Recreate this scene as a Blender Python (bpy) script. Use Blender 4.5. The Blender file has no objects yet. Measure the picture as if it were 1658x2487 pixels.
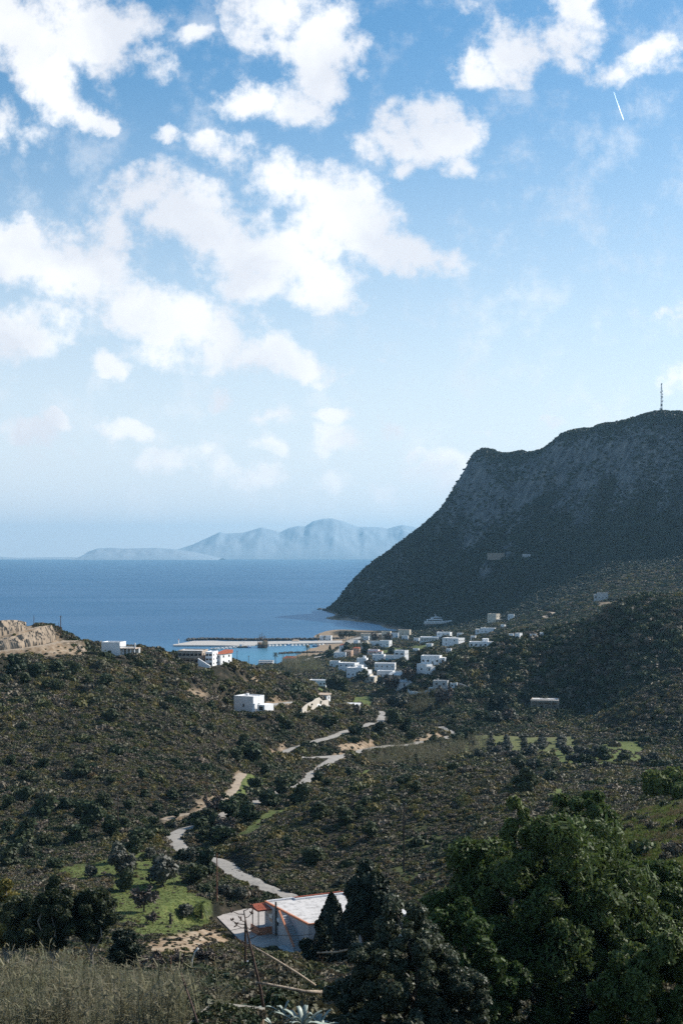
import bpy, bmesh, math, random
import numpy as np
from mathutils import Vector, Matrix
R = math.radians
PI = math.pi
rng = np.random.default_rng(7)
random.seed(7)
sc = bpy.context.scene
COL = sc.collection

# ------------------------------------------------------------------ view: metres, camera looks along +Y from a hill above the bay
F, CX, PY0, H = 3454.0, 829.0, 1346.0, 110.0
SUN_AZ, SUN_EL = R(62), R(36)          # azimuth measured from +Y towards +X
SUNV = Vector((math.sin(SUN_AZ) * math.cos(SUN_EL), math.cos(SUN_AZ) * math.cos(SUN_EL), math.sin(SUN_EL)))

def P(px, py, Y):
    return Vector(((px - CX) / F * Y, Y, H - (py - PY0) / F * Y))

# ------------------------------------------------------------------ noise
def _hash(i, j, s):
    h = (i.astype(np.int64) * 374761393 + j.astype(np.int64) * 668265263 + s * 1442695041) & 0x7fffffff
    h = ((h ^ (h >> 13)) * 1274126177) & 0x7fffffff
    return ((h ^ (h >> 16)) & 0xffff) / 65535.0

def vnoise(x, y, s=0):
    x = np.asarray(x, float); y = np.asarray(y, float)
    i = np.floor(x); j = np.floor(y); u = x - i; v = y - j
    u = u * u * (3 - 2 * u); v = v * v * (3 - 2 * v)
    a = _hash(i, j, s); b = _hash(i + 1, j, s); c = _hash(i, j + 1, s); d = _hash(i + 1, j + 1, s)
    return (a * (1 - u) + b * u) * (1 - v) + (c * (1 - u) + d * u) * v

def fbm(x, y, o=4, s=0):
    t = 0; a = .5
    for k in range(o):
        t = t + a * (vnoise(x, y, s + 17 * k) * 2 - 1); a *= .5; x = x * 2.03 + 11.3; y = y * 2.03 + 5.7
    return t

# ------------------------------------------------------------------ mesh helpers
def mk_mesh(name, v, f, smooth=False):
    """v: N x 3, f: M x k array (or list of such arrays)"""
    me = bpy.data.meshes.new(name)
    v = np.asarray(v, np.float32)
    fs = f if isinstance(f, list) else [f]
    fs = [np.asarray(q, np.int32) for q in fs if len(q)]
    me.vertices.add(len(v)); me.vertices.foreach_set('co', v.ravel())
    n = sum(len(q) for q in fs); nl = sum(q.size for q in fs)
    me.loops.add(nl); me.loops.foreach_set('vertex_index', np.concatenate([q.ravel() for q in fs]))
    me.polygons.add(n)
    tot = np.concatenate([np.full(len(q), q.shape[1], np.int32) for q in fs])
    st = np.concatenate([[0], np.cumsum(tot)[:-1]]).astype(np.int32)
    me.polygons.foreach_set('loop_start', st); me.polygons.foreach_set('loop_total', tot)
    if smooth: me.polygons.foreach_set('use_smooth', np.ones(n, bool))
    me.update(calc_edges=True)
    return me

def link(name, me, mat=None, parent=None, loc=None):
    o = bpy.data.objects.new(name, me); COL.objects.link(o)
    if mat is not None and me is not None and len(me.materials) == 0: me.materials.append(mat)
    if parent is not None: o.parent = parent
    if loc is not None: o.location = loc
    return o

def tag(o, label=None, cat=None, group=None, kind=None):
    if label: o['label'] = label
    if cat: o['category'] = cat
    if group: o['group'] = group
    if kind: o['kind'] = kind
    return o

def empty(name, loc, label, cat, rz=0.0, group=None):
    o = bpy.data.objects.new(name, None); COL.objects.link(o)
    o.empty_display_size = .2
    o.location = loc; o.rotation_euler = (0, 0, rz)
    return tag(o, label, cat, group)

def copy_tree(root, loc, rz, s=1.0, label=None, cat=None, group=None):
    r = root.copy(); COL.objects.link(r); r.location = loc; r.rotation_euler = (0, 0, rz)
    r.scale = (s, s, s) if not isinstance(s, tuple) else s
    tag(r, label, cat, group)
    for ch in list(root.children):
        c = ch.copy(); COL.objects.link(c); c.parent = r
        for g in list(ch.children):
            d = g.copy(); COL.objects.link(d); d.parent = c
    return r

class MB:
    """collects simple shapes and links them as ONE mesh object"""
    def __init__(s): s.v = []; s.f4 = []; s.f3 = []; s.fn = []; s.n = 0
    def add(s, v, f):
        for q in f:
            q = [i + s.n for i in q]
            (s.f4 if len(q) == 4 else s.f3 if len(q) == 3 else s.fn).append(q)
        s.v += [tuple(p) for p in v]; s.n += len(v); return s
    def box(s, x0, x1, y0, y1, z0, z1):
        v = [(x0,y0,z0),(x1,y0,z0),(x1,y1,z0),(x0,y1,z0),(x0,y0,z1),(x1,y0,z1),(x1,y1,z1),(x0,y1,z1)]
        return s.add(v, [(0,3,2,1),(4,5,6,7),(0,1,5,4),(1,2,6,5),(2,3,7,6),(3,0,4,7)])
    def prism(s, poly, z0, z1, ztop=None):
        n = len(poly); zt = ztop or [z1] * n
        v = [(p[0], p[1], z0) for p in poly] + [(p[0], p[1], zt[i]) for i, p in enumerate(poly)]
        return s.add(v, [tuple(range(n))[::-1], tuple(range(n, 2 * n))] + [(i, (i + 1) % n, n + (i + 1) % n, n + i) for i in range(n)])
    def tube(s, pts, rad, k=6, cap=True):
        pts = [Vector(p) for p in pts]
        rad = rad if isinstance(rad, (list, tuple)) else [rad] * len(pts)
        b = s.n; v = []; f = []
        for i, p in enumerate(pts):
            t = (pts[min(i + 1, len(pts) - 1)] - pts[max(i - 1, 0)]).normalized()
            a = t.cross(Vector((.31, .17, .94)))
            if a.length < .05: a = t.cross(Vector((1, 0, 0)))
            a.normalize(); c = t.cross(a)
            for j in range(k):
                w = 2 * PI * j / k
                v.append(p + (a * math.cos(w) + c * math.sin(w)) * rad[i])
        for i in range(len(pts) - 1):
            for j in range(k):
                f.append((i*k+j, i*k+(j+1)%k, (i+1)*k+(j+1)%k, (i+1)*k+j))
        if cap: f.append(tuple(range(k))[::-1]); f.append(tuple(range((len(pts)-1)*k, len(pts)*k)))
        return s.add(v, f)
    def lathe(s, prof, k=12, at=(0,0,0)):
        v = []; f = []; m = len(prof)
        for (r, z) in prof:
            for j in range(k): v.append((at[0]+r*math.cos(2*PI*j/k), at[1]+r*math.sin(2*PI*j/k), at[2]+z))
        for i in range(m - 1):
            for j in range(k): f.append((i*k+j, i*k+(j+1)%k, (i+1)*k+(j+1)%k, (i+1)*k+j))
        f.append(tuple(range(k))[::-1]); f.append(tuple(range((m-1)*k, m*k)))
        return s.add(v, f)
    def build(s, name, mat, parent=None, loc=None, smooth=False):
        me = bpy.data.meshes.new(name)
        me.from_pydata(s.v, [], s.f4 + s.f3 + s.fn); me.update()
        if smooth: me.polygons.foreach_set('use_smooth', np.ones(len(me.polygons), bool))
        return link(name, me, mat, parent, loc)

# ------------------------------------------------------------------ materials
def nodes_of(name):
    m = bpy.data.materials.new(name); m.use_nodes = True
    nt = m.node_tree; b = nt.nodes['Principled BSDF']
    return m, nt, b
def N(nt, t, **kw):
    n = nt.nodes.new(t)
    for k, v in kw.items(): setattr(n, k, v)
    return n
def ramp(nt, stops, interp='LINEAR'):
    n = N(nt, 'ShaderNodeValToRGB'); e = n.color_ramp; e.interpolation = interp
    while len(e.elements) < len(stops): e.elements.new(.5)
    for el, (p, c) in zip(e.elements, stops): el.position = p; el.color = (*c, 1)
    return n
def wall_mat(name, col, var=.12, scale=.6, rough=.85, bump=.0, streak=True):
    """painted / plastered / concrete surface with blotches and faint vertical streaks"""
    m, nt, b = nodes_of(name); L = nt.links.new
    tc = N(nt, 'ShaderNodeTexCoord')
    n1 = N(nt, 'ShaderNodeTexNoise'); n1.inputs['Scale'].default_value = scale; n1.inputs['Detail'].default_value = 6
    L(tc.outputs['Object'], n1.inputs['Vector'])
    mp = N(nt, 'ShaderNodeMapping'); mp.inputs['Scale'].default_value = (3, 3, .25); L(tc.outputs['Object'], mp.inputs['Vector'])
    n2 = N(nt, 'ShaderNodeTexNoise'); n2.inputs['Scale'].default_value = scale * 1.3; n2.inputs['Detail'].default_value = 4; L(mp.outputs[0], n2.inputs['Vector'])
    mx = N(nt, 'ShaderNodeMath', operation='ADD'); L(n1.outputs[0], mx.inputs[0]); L(n2.outputs[0], mx.inputs[1])
    lo = tuple(max(0, c * (1 - 2.2 * var)) for c in col); hi = tuple(min(.9, c * (1 + .5 * var)) for c in col)
    mr = N(nt, 'ShaderNodeMath', operation='MULTIPLY'); mr.inputs[1].default_value = .5; L(mx.outputs[0], mr.inputs[0])
    r = ramp(nt, [(.36, lo), (.5, col), (.66, hi)]); L(mr.outputs[0], r.inputs[0]); L(r.outputs[0], b.inputs['Base Color'])
    b.inputs['Roughness'].default_value = rough; b.inputs['Specular IOR Level'].default_value = .25
    if bump:
        bp = N(nt, 'ShaderNodeBump'); bp.inputs['Strength'].default_value = bump; bp.inputs['Distance'].default_value = .05
        n3 = N(nt, 'ShaderNodeTexNoise'); n3.inputs['Scale'].default_value = 4; n3.inputs['Detail'].default_value = 8; L(tc.outputs['Object'], n3.inputs['Vector'])
        L(n3.outputs[0], bp.inputs['Height']); L(bp.outputs[0], b.inputs['Normal'])
    return m
def plain_mat(name, col, rough=.6, metal=0., spec=.4):
    m, nt, b = nodes_of(name); L = nt.links.new
    n1 = N(nt, 'ShaderNodeTexNoise'); n1.inputs['Scale'].default_value = 2.5; n1.inputs['Detail'].default_value = 4
    tc = N(nt, 'ShaderNodeTexCoord'); L(tc.outputs['Object'], n1.inputs['Vector'])
    r = ramp(nt, [(.35, tuple(c * .78 for c in col)), (.65, tuple(min(1, c * 1.12) for c in col))]); L(n1.outputs[0], r.inputs[0]); L(r.outputs[0], b.inputs['Base Color'])
    b.inputs['Roughness'].default_value = rough; b.inputs['Metallic'].default_value = metal; b.inputs['Specular IOR Level'].default_value = spec
    return m
def leaf_mat(name, cols, rough=.6, spec=.25, patch=.02, trans=.0, leafvar=.35):
    """foliage: tone differs by plant (instance / object), by world patch and by leaf"""
    m, nt, b = nodes_of(name); L = nt.links.new
    oi = N(nt, 'ShaderNodeObjectInfo')
    n1 = N(nt, 'ShaderNodeTexNoise'); n1.inputs['Scale'].default_value = patch; n1.inputs['Detail'].default_value = 3
    L(oi.outputs['Location'], n1.inputs['Vector'])
    a = N(nt, 'ShaderNodeMath', operation='MULTIPLY_ADD'); a.inputs[1].default_value = .55; L(oi.outputs['Random'], a.inputs[0])
    s = N(nt, 'ShaderNodeMath', operation='MULTIPLY_ADD'); s.inputs[1].default_value = 1.1; s.inputs[2].default_value = -.33; L(n1.outputs[0], s.inputs[0]); L(s.outputs[0], a.inputs[2])
    st = [((i + .5) / len(cols), c) for i, c in enumerate(cols)]
    r = ramp(nt, st); L(a.outputs[0], r.inputs[0])
    ge = N(nt, 'ShaderNodeNewGeometry')
    hs = N(nt, 'ShaderNodeHueSaturation')
    v = N(nt, 'ShaderNodeMath', operation='MULTIPLY_ADD'); v.inputs[1].default_value = 2 * leafvar; v.inputs[2].default_value = 1 - leafvar
    L(ge.outputs['Random Per Island'], v.inputs[0]); L(v.outputs[0], hs.inputs['Value']); L(r.outputs[0], hs.inputs['Color'])
    L(hs.outputs[0], b.inputs['Base Color'])
    b.inputs['Roughness'].default_value = rough; b.inputs['Specular IOR Level'].default_value = spec
    if trans:
        out = nt.nodes['Material Output']
        t = N(nt, 'ShaderNodeBsdfTranslucent'); L(hs.outputs[0], t.inputs['Color'])
        mixs = N(nt, 'ShaderNodeMixShader'); mixs.inputs[0].default_value = trans
        L(b.outputs[0], mixs.inputs[1]); L(t.outputs[0], mixs.inputs[2]); L(mixs.outputs[0], out.inputs['Surface'])
    return m
# ------------------------------------------------------------------ terrain: one height field through surveyed points (bearing px, dip py, distance Y)
CTRL = [
 # near slope below the camera
 (-400,2560,60),(0,2560,60),(400,2540,60),(700,2540,58),(1000,2600,60),(1300,2700,58),(1658,2600,58),(2100,2500,60),
 (0,2900,25),(830,2950,25),(1658,2900,25),(-400,2900,25),(2100,2800,25),
 (-300,2470,90),(0,2450,92),(200,2440,95),(450,2430,95),(700,2440,95),(900,2500,95),(1150,2590,92),(1400,2560,92),(1600,2480,88),(2000,2400,90),
 (-300,2420,135),(0,2400,140),(200,2385,145),(400,2370,150),(650,2360,150),(900,2400,140),(1150,2420,135),(1400,2310,125),(1600,2160,120),(2000,2080,120),
 (1350,2130,165),(1480,2075,150),(1600,2040,150),(1658,2020,150),(2000,1980,150),
 (1450,2010,178),(1560,1975,175),(1650,1955,172),(2000,1930,172),
 # house court and orchard field
 (250,2350,185),(420,2330,195),(600,2300,225),(700,2290,232),(850,2270,235),(1000,2290,225),(500,2262,225),(350,2270,215),(200,2300,205),(0,2330,190),(-300,2350,190),
 (480,2200,245),(350,2180,250),(200,2190,245),(0,2200,240),(-300,2200,240),(600,2225,245),(750,2225,252),
 (450,2110,280),(300,2090,285),(150,2100,282),(0,2110,280),(-300,2110,280),
 (690,2180,262),(560,2110,300),(430,2035,341),(415,1995,366),(600,2080,300),
 # hillock in the middle
 (800,2150,275),(930,2130,272),(1050,2140,262),(1150,2120,250),(1250,2080,235),(1400,2060,215),
 (800,2075,300),(950,2040,300),(1080,2030,295),(1200,1990,295),(1330,1960,300),
 (640,2015,325),(780,1952,335),(880,1922,340),(1000,1895,345),(1168,1868,350),(1255,1888,346),(1330,1920,345),(1450,1935,300),(1600,1930,280),(2000,1900,280),
 (640,1985,370),(780,1960,400),(900,1935,430),(1000,1920,440),(1168,1905,450),(1290,1915,430),(1400,1905,430),(1550,1890,430),(1800,1860,430),
 # left hillside
 (300,2035,318),(150,2045,318),(0,2045,318),(-300,2045,320),
 (-300,1900,375),(0,1900,380),(125,1900,382),(250,1900,385),(370,1910,392),(470,1940,375),
 (-300,1790,420),(0,1800,420),(125,1800,425),(250,1800,430),(380,1810,440),(500,1840,440),(600,1880,445),
 (-300,1690,460),(0,1700,460),(125,1700,468),(250,1700,477),(380,1710,490),(500,1740,505),(620,1790,515),
 (-300,1590,505),(0,1605,505),(125,1620,512),(250,1630,525),(380,1650,540),(500,1670,560),(560,1722,562),
 (-300,1500,555),(0,1535,545),(60,1525,552),(130,1545,555),(200,1580,556),(280,1588,566),(350,1592,580),(430,1604,592),(500,1617,600),(560,1617,615),(600,1630,630),
 (-300,1560,700),(0,1560,680),(130,1570,680),(280,1610,690),(430,1630,720),(540,1655,760),(620,1655,800),
 (-300,1620,950),(0,1620,950),(300,1640,950),(500,1650,1000),(600,1640,1100),
 (-300,1560,2000),(0,1560,2000),(300,1560,2000),(550,1570,1800),(550,1500,2800),(0,1490,2900),(-300,1490,2900),(300,1450,4000),(700,1450,4000),
 (560,1615,1480),(640,1615,1440),
 # spur of the white house and hairpin road
 (585,1724,568),(640,1724,575),(680,1722,585),(700,1765,560),(660,1830,500),(640,1900,430),(700,1900,430),
 (735,1905,457),(775,1868,490),(810,1840,520),(850,1830,540),(945,1813,600),(1010,1806,640),(1100,1785,692),(1085,1778,715),
 (690,1829,520),(740,1811,540),(830,1780,590),(900,1757,635),(926,1742,665),(912,1732,685),(880,1729,695),(740,1838,510),
 (765,1745,600),(830,1745,650),(870,1766,615),(860,1810,565),(960,1785,642),(1020,1772,674),(1060,1775,692),
 (690,1650,660),(760,1700,665),(830,1716,715),
 (650,1640,680),(700,1640,900),(760,1668,950),(800,1690,960),(850,1690,960),
 # coastal plain
 (700,1616,1340),(800,1625,1280),(900,1645,1180),(980,1680,1000),(1000,1740,840),(1060,1700,960),(900,1720,850),(1000,1780,720),(1080,1740,800),
 (690,1611,1418),(730,1600,1476),(770,1591,1540),(815,1582,1592),(828,1569,1690),(842,1560,1762),(865,1547,1872),(930,1533,2012),(975,1528,2072),
 (690,1585,1600),(740,1570,1700),(780,1545,1900),(830,1530,2050),(900,1519,2250),(860,1505,2450),(780,1500,2500),(760,1480,2900),(720,1475,3000),
 (900,1590,1480),(1000,1565,1620),(1000,1610,1340),(940,1610,1350),(1050,1535,1850),(1050,1620,1220),(1120,1560,1500),(1030,1660,1030),
 (870,1580,1560),(870,1610,1370),(1000,1535,1920),
 # reed valley and grove
 (950,1850,560),(1050,1835,590),(1150,1830,610),(1270,1810,640),(1400,1850,520),(1500,1880,440),(1650,1870,420),(1400,1800,640),(1180,1780,690),(1270,1770,720),
 (1150,1755,740),(1230,1740,780),(1320,1728,820),(1100,1715,850),(1500,1830,560),(1658,1830,560),(2000,1820,560),
 # dark spur on the right
 (1060,1690,880),(1150,1705,868),(1300,1712,858),(1430,1712,840),(1500,1712,790),
 (1010,1640,960),(1050,1602,945),(1100,1590,925),(1150,1580,930),(1250,1565,920),(1350,1547,920),(1430,1543,900),(1500,1490,885),(1580,1474,870),(1658,1478,860),(2000,1440,840),
 (1200,1650,892),(1320,1640,885),(1450,1640,860),
 (1480,1735,715),(1560,1681,705),(1658,1640,700),(2000,1580,690),(1460,1770,690),(1560,1795,645),(1658,1805,630),(2000,1780,620),
 (1560,1700,760),(1658,1680,770),(2000,1620,770),(1600,1570,830),
 (1050,1600,1010),(1150,1590,1030),(1300,1570,1050),(1450,1560,1040),(1600,1520,1000),(2000,1480,1000),
 (1150,1575,1200),(1300,1555,1200),(1450,1530,1200),(1600,1510,1150),
 # foot of the mountain
 (1100,1535,1720),(1200,1520,1700),(1200,1545,1450),(1300,1530,1400),(1400,1505,1350),(1480,1490,1300),(1600,1470,1300),(2000,1420,1300),
 (1100,1512,1950),(1200,1497,1880),(1300,1480,1750),(1380,1474,1560),(1460,1456,1520),(1540,1458,1480),(1600,1440,1500),(1420,1470,1500),(1460,1475,1460),(2000,1390,1500),
 (1000,1490,2200),(1100,1470,2100),(1250,1440,1980),(1400,1420,1800),(1550,1395,1680),(1658,1390,1640),(2000,1330,1640),
 # coast of the headland
 (930,1519,2180),(900,1511,2280),(850,1500,2440),(815,1490,2620),(794,1481,2790),(900,1495,2350),(850,1478,2560),(950,1480,2330),
 # mountain face and skyline
 (862,1405,2790),(906,1367,2780),(960,1332,2770),(1006,1295,2760),(1052,1255,2740),(1089,1215,2720),(1108,1178,2700),(1129,1143,2680),(1144,1118,2655),(1172,1112,2620),
 (1210,1116,2560),(1255,1104,2500),(1300,1112,2420),(1356,1084,2350),(1415,1072,2290),(1456,1049,2250),(1500,1041,2200),(1560,1028,2150),(1600,1028,2120),(1658,1025,2080),(1800,1020,2020),(2000,1000,1960),(2200,1040,1900),
 (880,1440,2620),(950,1410,2520),(1000,1420,2400),(1050,1380,2450),(1100,1350,2450),(1100,1430,2200),(1200,1300,2350),(1250,1390,2050),(1350,1300,2120),(1400,1370,1930),(1500,1300,1960),(1650,1310,1850),(2000,1250,1800),
 (1150,1200,2580),(1250,1190,2430),(1350,1180,2300),(1500,1140,2150),(1600,1120,2080),(1658,1120,2030),(2000,1080,1900),(1280,1130,2440),(1420,1110,2270),(1400,1200,2220),(1550,1200,2060),
 (1530,1034,2175),(1480,1045,2225),(1435,1060,2270),(1390,1077,2320),(1320,1102,2398),(1625,1026,2105),(1280,1108,2460),
 (1658,1060,2230),(1560,1066,2290),(1500,1080,2340),(1456,1090,2400),(1356,1110,2500),(1300,1135,2560),(1255,1130,2640),(1172,1140,2760),(1129,1190,2800),(1800,1040,2180),
 # hidden back of the mountain
 (862,1470,2950),(1006,1400,2950),(1129,1330,2950),(1255,1230,2800),(1456,1150,2600),(1658,1120,2500),(2000,1120,2400),
 (1000,1450,3400),(1300,1400,3400),(1658,1350,3200),(2000,1350,3200),(850,1475,3400),(1200,1440,4000),(2000,1430,4000),
]
_c = np.array(CTRL, float)
def _uv(px, Y): return np.stack([(np.asarray(px, float) - CX) / 1000.0, np.log(np.asarray(Y, float)) * 1.15], -1)
_K = _uv(_c[:, 0], _c[:, 2]); _n = len(_K); _EPS = .03
def _phi(d2): return np.sqrt(d2 + _EPS ** 2)
_A = np.zeros((_n + 3, _n + 3))
_A[:_n, :_n] = -_phi(((_K[:, None] - _K[None]) ** 2).sum(-1)) + np.eye(_n) * 1e-3
_A[:_n, _n] = 1; _A[:_n, _n + 1:] = _K; _A[_n, :_n] = 1; _A[_n + 1:, :_n] = _K.T
_w = np.linalg.solve(_A, np.concatenate([_c[:, 1], np.zeros(3)]))
GX = np.arange(-420, 2121, 4.0); GL = np.arange(math.log(24), math.log(3900), .0078)
_gz = np.zeros((len(GL), len(GX)))
for i, l in enumerate(GL):
    k = _uv(GX, np.full(len(GX), math.exp(l)))
    d2 = ((k[:, None] - _K[None]) ** 2).sum(-1)
    _gz[i] = -_phi(d2) @ _w[:_n] + _w[_n] + k @ _w[_n + 1:]
GY = np.exp(GL)[:, None] * np.ones((1, len(GX))); GWX = (GX[None] - CX) / F * GY
PXG = np.broadcast_to(GX[None], GY.shape)
ZG = H - (_gz - PY0) / F * GY
BASEZ = ZG.copy()
# relief detail: soft hummocks everywhere, ravines and ledges on the mountain
_amp = np.clip(GY / 900, .15, 2.2)
_flat = np.clip((ZG - 3) / 12, .08, 1)
ZG = ZG + _amp * _flat * (1.1 * fbm(GWX / 26, GY / 26, 4, 3) + .9 * fbm(GWX / 90, GY / 90, 3, 9))
_m = np.clip((GY - 1750) / 400, 0, 1) * np.clip((ZG - 25) / 80, 0, 1)
_ridge = 1 - 2 * np.abs(fbm((GWX * .8 + GY * .5) / 95, (GY * .75 - GWX * .4) / 260, 4, 21))
ZG = ZG + _m * (3.5 * (_ridge - .6) + 2.5 * fbm(GWX / 40, GY / 60, 5, 31) + 2.5 * fbm(GWX / 14, GY / 20, 4, 37))
_zt = np.where(GY > 1900, ZG, 0).max(0)[None]
ZG = ZG + _m * np.clip((_zt - ZG - 18) / 60, 0, 1) * (15 * (.5 - np.abs(2 * fbm((GWX * .5 + GY * .86) / 75, (GY * .5 - GWX * .86) / 300, 4, 121))) + 6 * fbm(GWX / 32, ZG / 14, 4, 125))
# gullies running down the left hillside
_lh = np.clip((700 - PXG) / 250, 0, 1) * np.clip((GY - 330) / 60, 0, 1) * np.clip((640 - GY) / 60, 0, 1)
ZG = ZG + _lh * (3.2 * (.55 - 2 * np.abs(fbm((GWX + .35 * GY) / 34, (GY - .3 * GWX) / 120, 3, 61))) + 1.2 * fbm(GWX / 11, GY / 16, 3, 63))
# terraces on the mountain's foot
_t = np.clip((GY - 1350) / 150, 0, 1) * np.clip((2350 - GY) / 250, 0, 1) * np.clip((ZG - 10) / 12, 0, 1) * np.clip((120 - ZG) / 40, 0, 1)
_st = 4.2; _q = ZG / _st; _fr = _q - np.floor(_q)
ZG = ZG * (1 - .7 * _t) + .7 * _t * _st * (np.floor(_q) + np.clip((_fr - .62) / .38, 0, 1))

def zt(X, Y):
    X = np.asarray(X, float); Y = np.asarray(Y, float)
    u = np.clip((CX + X * F / Y - GX[0]) / 4.0, 0, len(GX) - 1.001)
    v = np.clip((np.log(np.maximum(Y, 1)) - GL[0]) / .0078, 0, len(GL) - 1.001)
    i = u.astype(int); j = v.astype(int); a = u - i; b = v - j
    return (ZG[j, i] * (1 - a) + ZG[j, i + 1] * a) * (1 - b) + (ZG[j + 1, i] * (1 - a) + ZG[j + 1, i + 1] * a) * b
_YS = np.exp(np.arange(math.log(26), math.log(3800), .0015))
def G(px, py, ymin=26):
    """ground point seen on bearing px at dip py"""
    ys = _YS[_YS >= ymin]
    X = (px - CX) / F * ys
    d = zt(X, ys) - (H - (py - PY0) / F * ys)
    k = np.argmax(d > 0)
    if not (d > 0).any(): return None
    Y = ys[k]
    return Vector(((px - CX) / F * Y, Y, float(zt((px - CX) / F * Y, Y))))
def at(px, Y):
    X = (px - CX) / F * Y
    return Vector((X, Y, float(zt(X, Y))))
def inside(px, py, poly):
    c = np.zeros(np.shape(px), bool); n = len(poly)
    for i in range(n):
        x0, y0 = poly[i]; x1, y1 = poly[(i + 1) % n]
        k = ((y0 > py) != (y1 > py)) & (px < (x1 - x0) * (py - y0) / ((y1 - y0) or 1e-9) + x0)
        c ^= k
    return c
def pyof(X, Y, Z): return PY0 + (H - Z) * F / Y

# ------------------------------------------------------------------ ground cover areas
GRASS = [
 [(265,2100),(290,2075),(370,2070),(420,2120),(470,2170),(520,2200),(515,2235),(420,2270),(350,2275),(270,2215)],      # orchard meadow
 [(150,2110),(270,2070),(290,2090),(250,2130),(170,2140)],
 [(560,1930),(650,1890),(640,1905),(600,1915)],
 [(555,1930),(600,1880),(655,1895),(640,1920),(580,1940)],
 [(570,2030),(640,1975),(710,1955),(790,1930),(770,1945),(690,1975),(600,2030)],
 [(1380,2030),(1450,2000),(1560,1960),(1700,1930),(2000,1930),(2000,2120),(1500,2120),(1420,2060)],
 [(1320,1920),(1390,1915),(1370,1945),(1340,1945)],
 [(850,1690),(905,1690),(910,1720),(850,1722)],[(755,1662),(805,1662),(800,1685),(760,1680)],
 [(700,1612),(760,1604),(770,1625),(710,1630)],
 [(1140,1800),(1400,1800),(1420,1840),(1150,1835)],
 [(1350,1820),(1560,1800),(1560,1860),(1350,1860)],
 [(985,1568),(1060,1560),(1060,1575),(1000,1585)],[(920,1575),(985,1568),(985,1590),(930,1590)],
 [(1195,1550),(1245,1548),(1245,1556),(1195,1558)],[(1040,1590),(1090,1600),(1060,1620),(1030,1612)],
 [(730,1625),(770,1608),(790,1618),(760,1640)],
 [(850,1878),(900,1868),(900,1885),(850,1895)],
]
SOIL = [
 [(400,1990),(440,1975),(470,1945),(540,1925),(560,1940),(520,1965),(460,1990),(410,2000)],
 [(560,1880),(600,1870),(590,1900),(560,1930),(545,1940)],
 [(345,2295),(430,2262),(530,2250),(550,2285),(480,2318),(400,2318)],
 [(790,1830),(850,1795),(905,1800),(900,1815),(860,1828),(810,1834)],
 [(990,1800),(1030,1780),(1060,1775),(1082,1785),(1070,1798),(1010,1806)],
 [(650,1830),(690,1800),(690,1825),(670,1835)],[(745,1880),(765,1855),(775,1865),(755,1890)],
 [(-400,1480),(0,1490),(60,1503),(110,1520),(140,1560),(180,1575),(230,1580),(220,1590),(150,1592),(60,1588),(0,1590),(-400,1590)],
 [(440,1680),(490,1670),(480,1690),(450,1700)],
 [(580,1640),(640,1645),(630,1655),(590,1655)],
 [(1130,2040),(1150,2040),(1140,2060),(1125,2055)],
 [(1430,1462),(1490,1455),(1530,1462),(1530,1468),(1450,1474)],
 [(520,1705),(660,1700),(715,1705),(700,1716),(660,1722),(540,1722)],
]
# ------------------------------------------------------------------ roads: centre lines on the ground, terrain levelled beneath them
def smooth_line(pts, step=1.2):
    pts = [Vector(p) for p in pts]; out = []
    for i in range(len(pts) - 1):
        p0 = pts[max(i - 1, 0)]; p1 = pts[i]; p2 = pts[i + 1]; p3 = pts[min(i + 2, len(pts) - 1)]
        n = max(2, int((p2 - p1).length / step))
        for k in range(n):
            t = k / n
            out.append(.5 * ((2 * p1) + (p2 - p0) * t + (2 * p0 - 5 * p1 + 4 * p2 - p3) * t * t + (3 * p1 - p0 - 3 * p2 + p3) * t ** 3))
    out.append(pts[-1]); return out
def ground_line(pix, win=9, ymin=150):
    g = [G(x, y, ymin) for x, y in pix]; g = [p for p in g if p is not None]
    L_ = smooth_line(g)
    z = np.array([float(zt(p.x, p.y)) for p in L_]); k = np.ones(2 * win + 1) / (2 * win + 1)
    z = np.convolve(np.pad(z, win, 'edge'), k, 'valid')
    for p, a in zip(L_, z): p.z = a
    return L_
def level(line, w, fall=3.):
    """bring the ground to the height of the line, easing out over `fall` metres"""
    C = np.array([tuple(p) for p in line])
    lo = C[:, 1].min() - w - fall - 8; hi = C[:, 1].max() + w + fall + 8
    rows = np.where((np.exp(GL) > lo) & (np.exp(GL) < hi))[0]
    for j in rows:
        Y = math.exp(GL[j]); tol = w + fall + Y * .0039
        near = C[np.abs(C[:, 1] - Y) < tol]
        if not len(near): continue
        d = np.hypot(GWX[j][:, None] - near[None, :, 0], np.maximum(np.abs(Y - near[None, :, 1]) - Y * .003, 0))
        k = d.argmin(1); dm = d[np.arange(len(k)), k]
        a = np.clip(1 - (dm - w) / fall, 0, 1); a = a * a * (3 - 2 * a)
        ZG[j] = ZG[j] * (1 - a) + near[k, 2] * a
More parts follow.
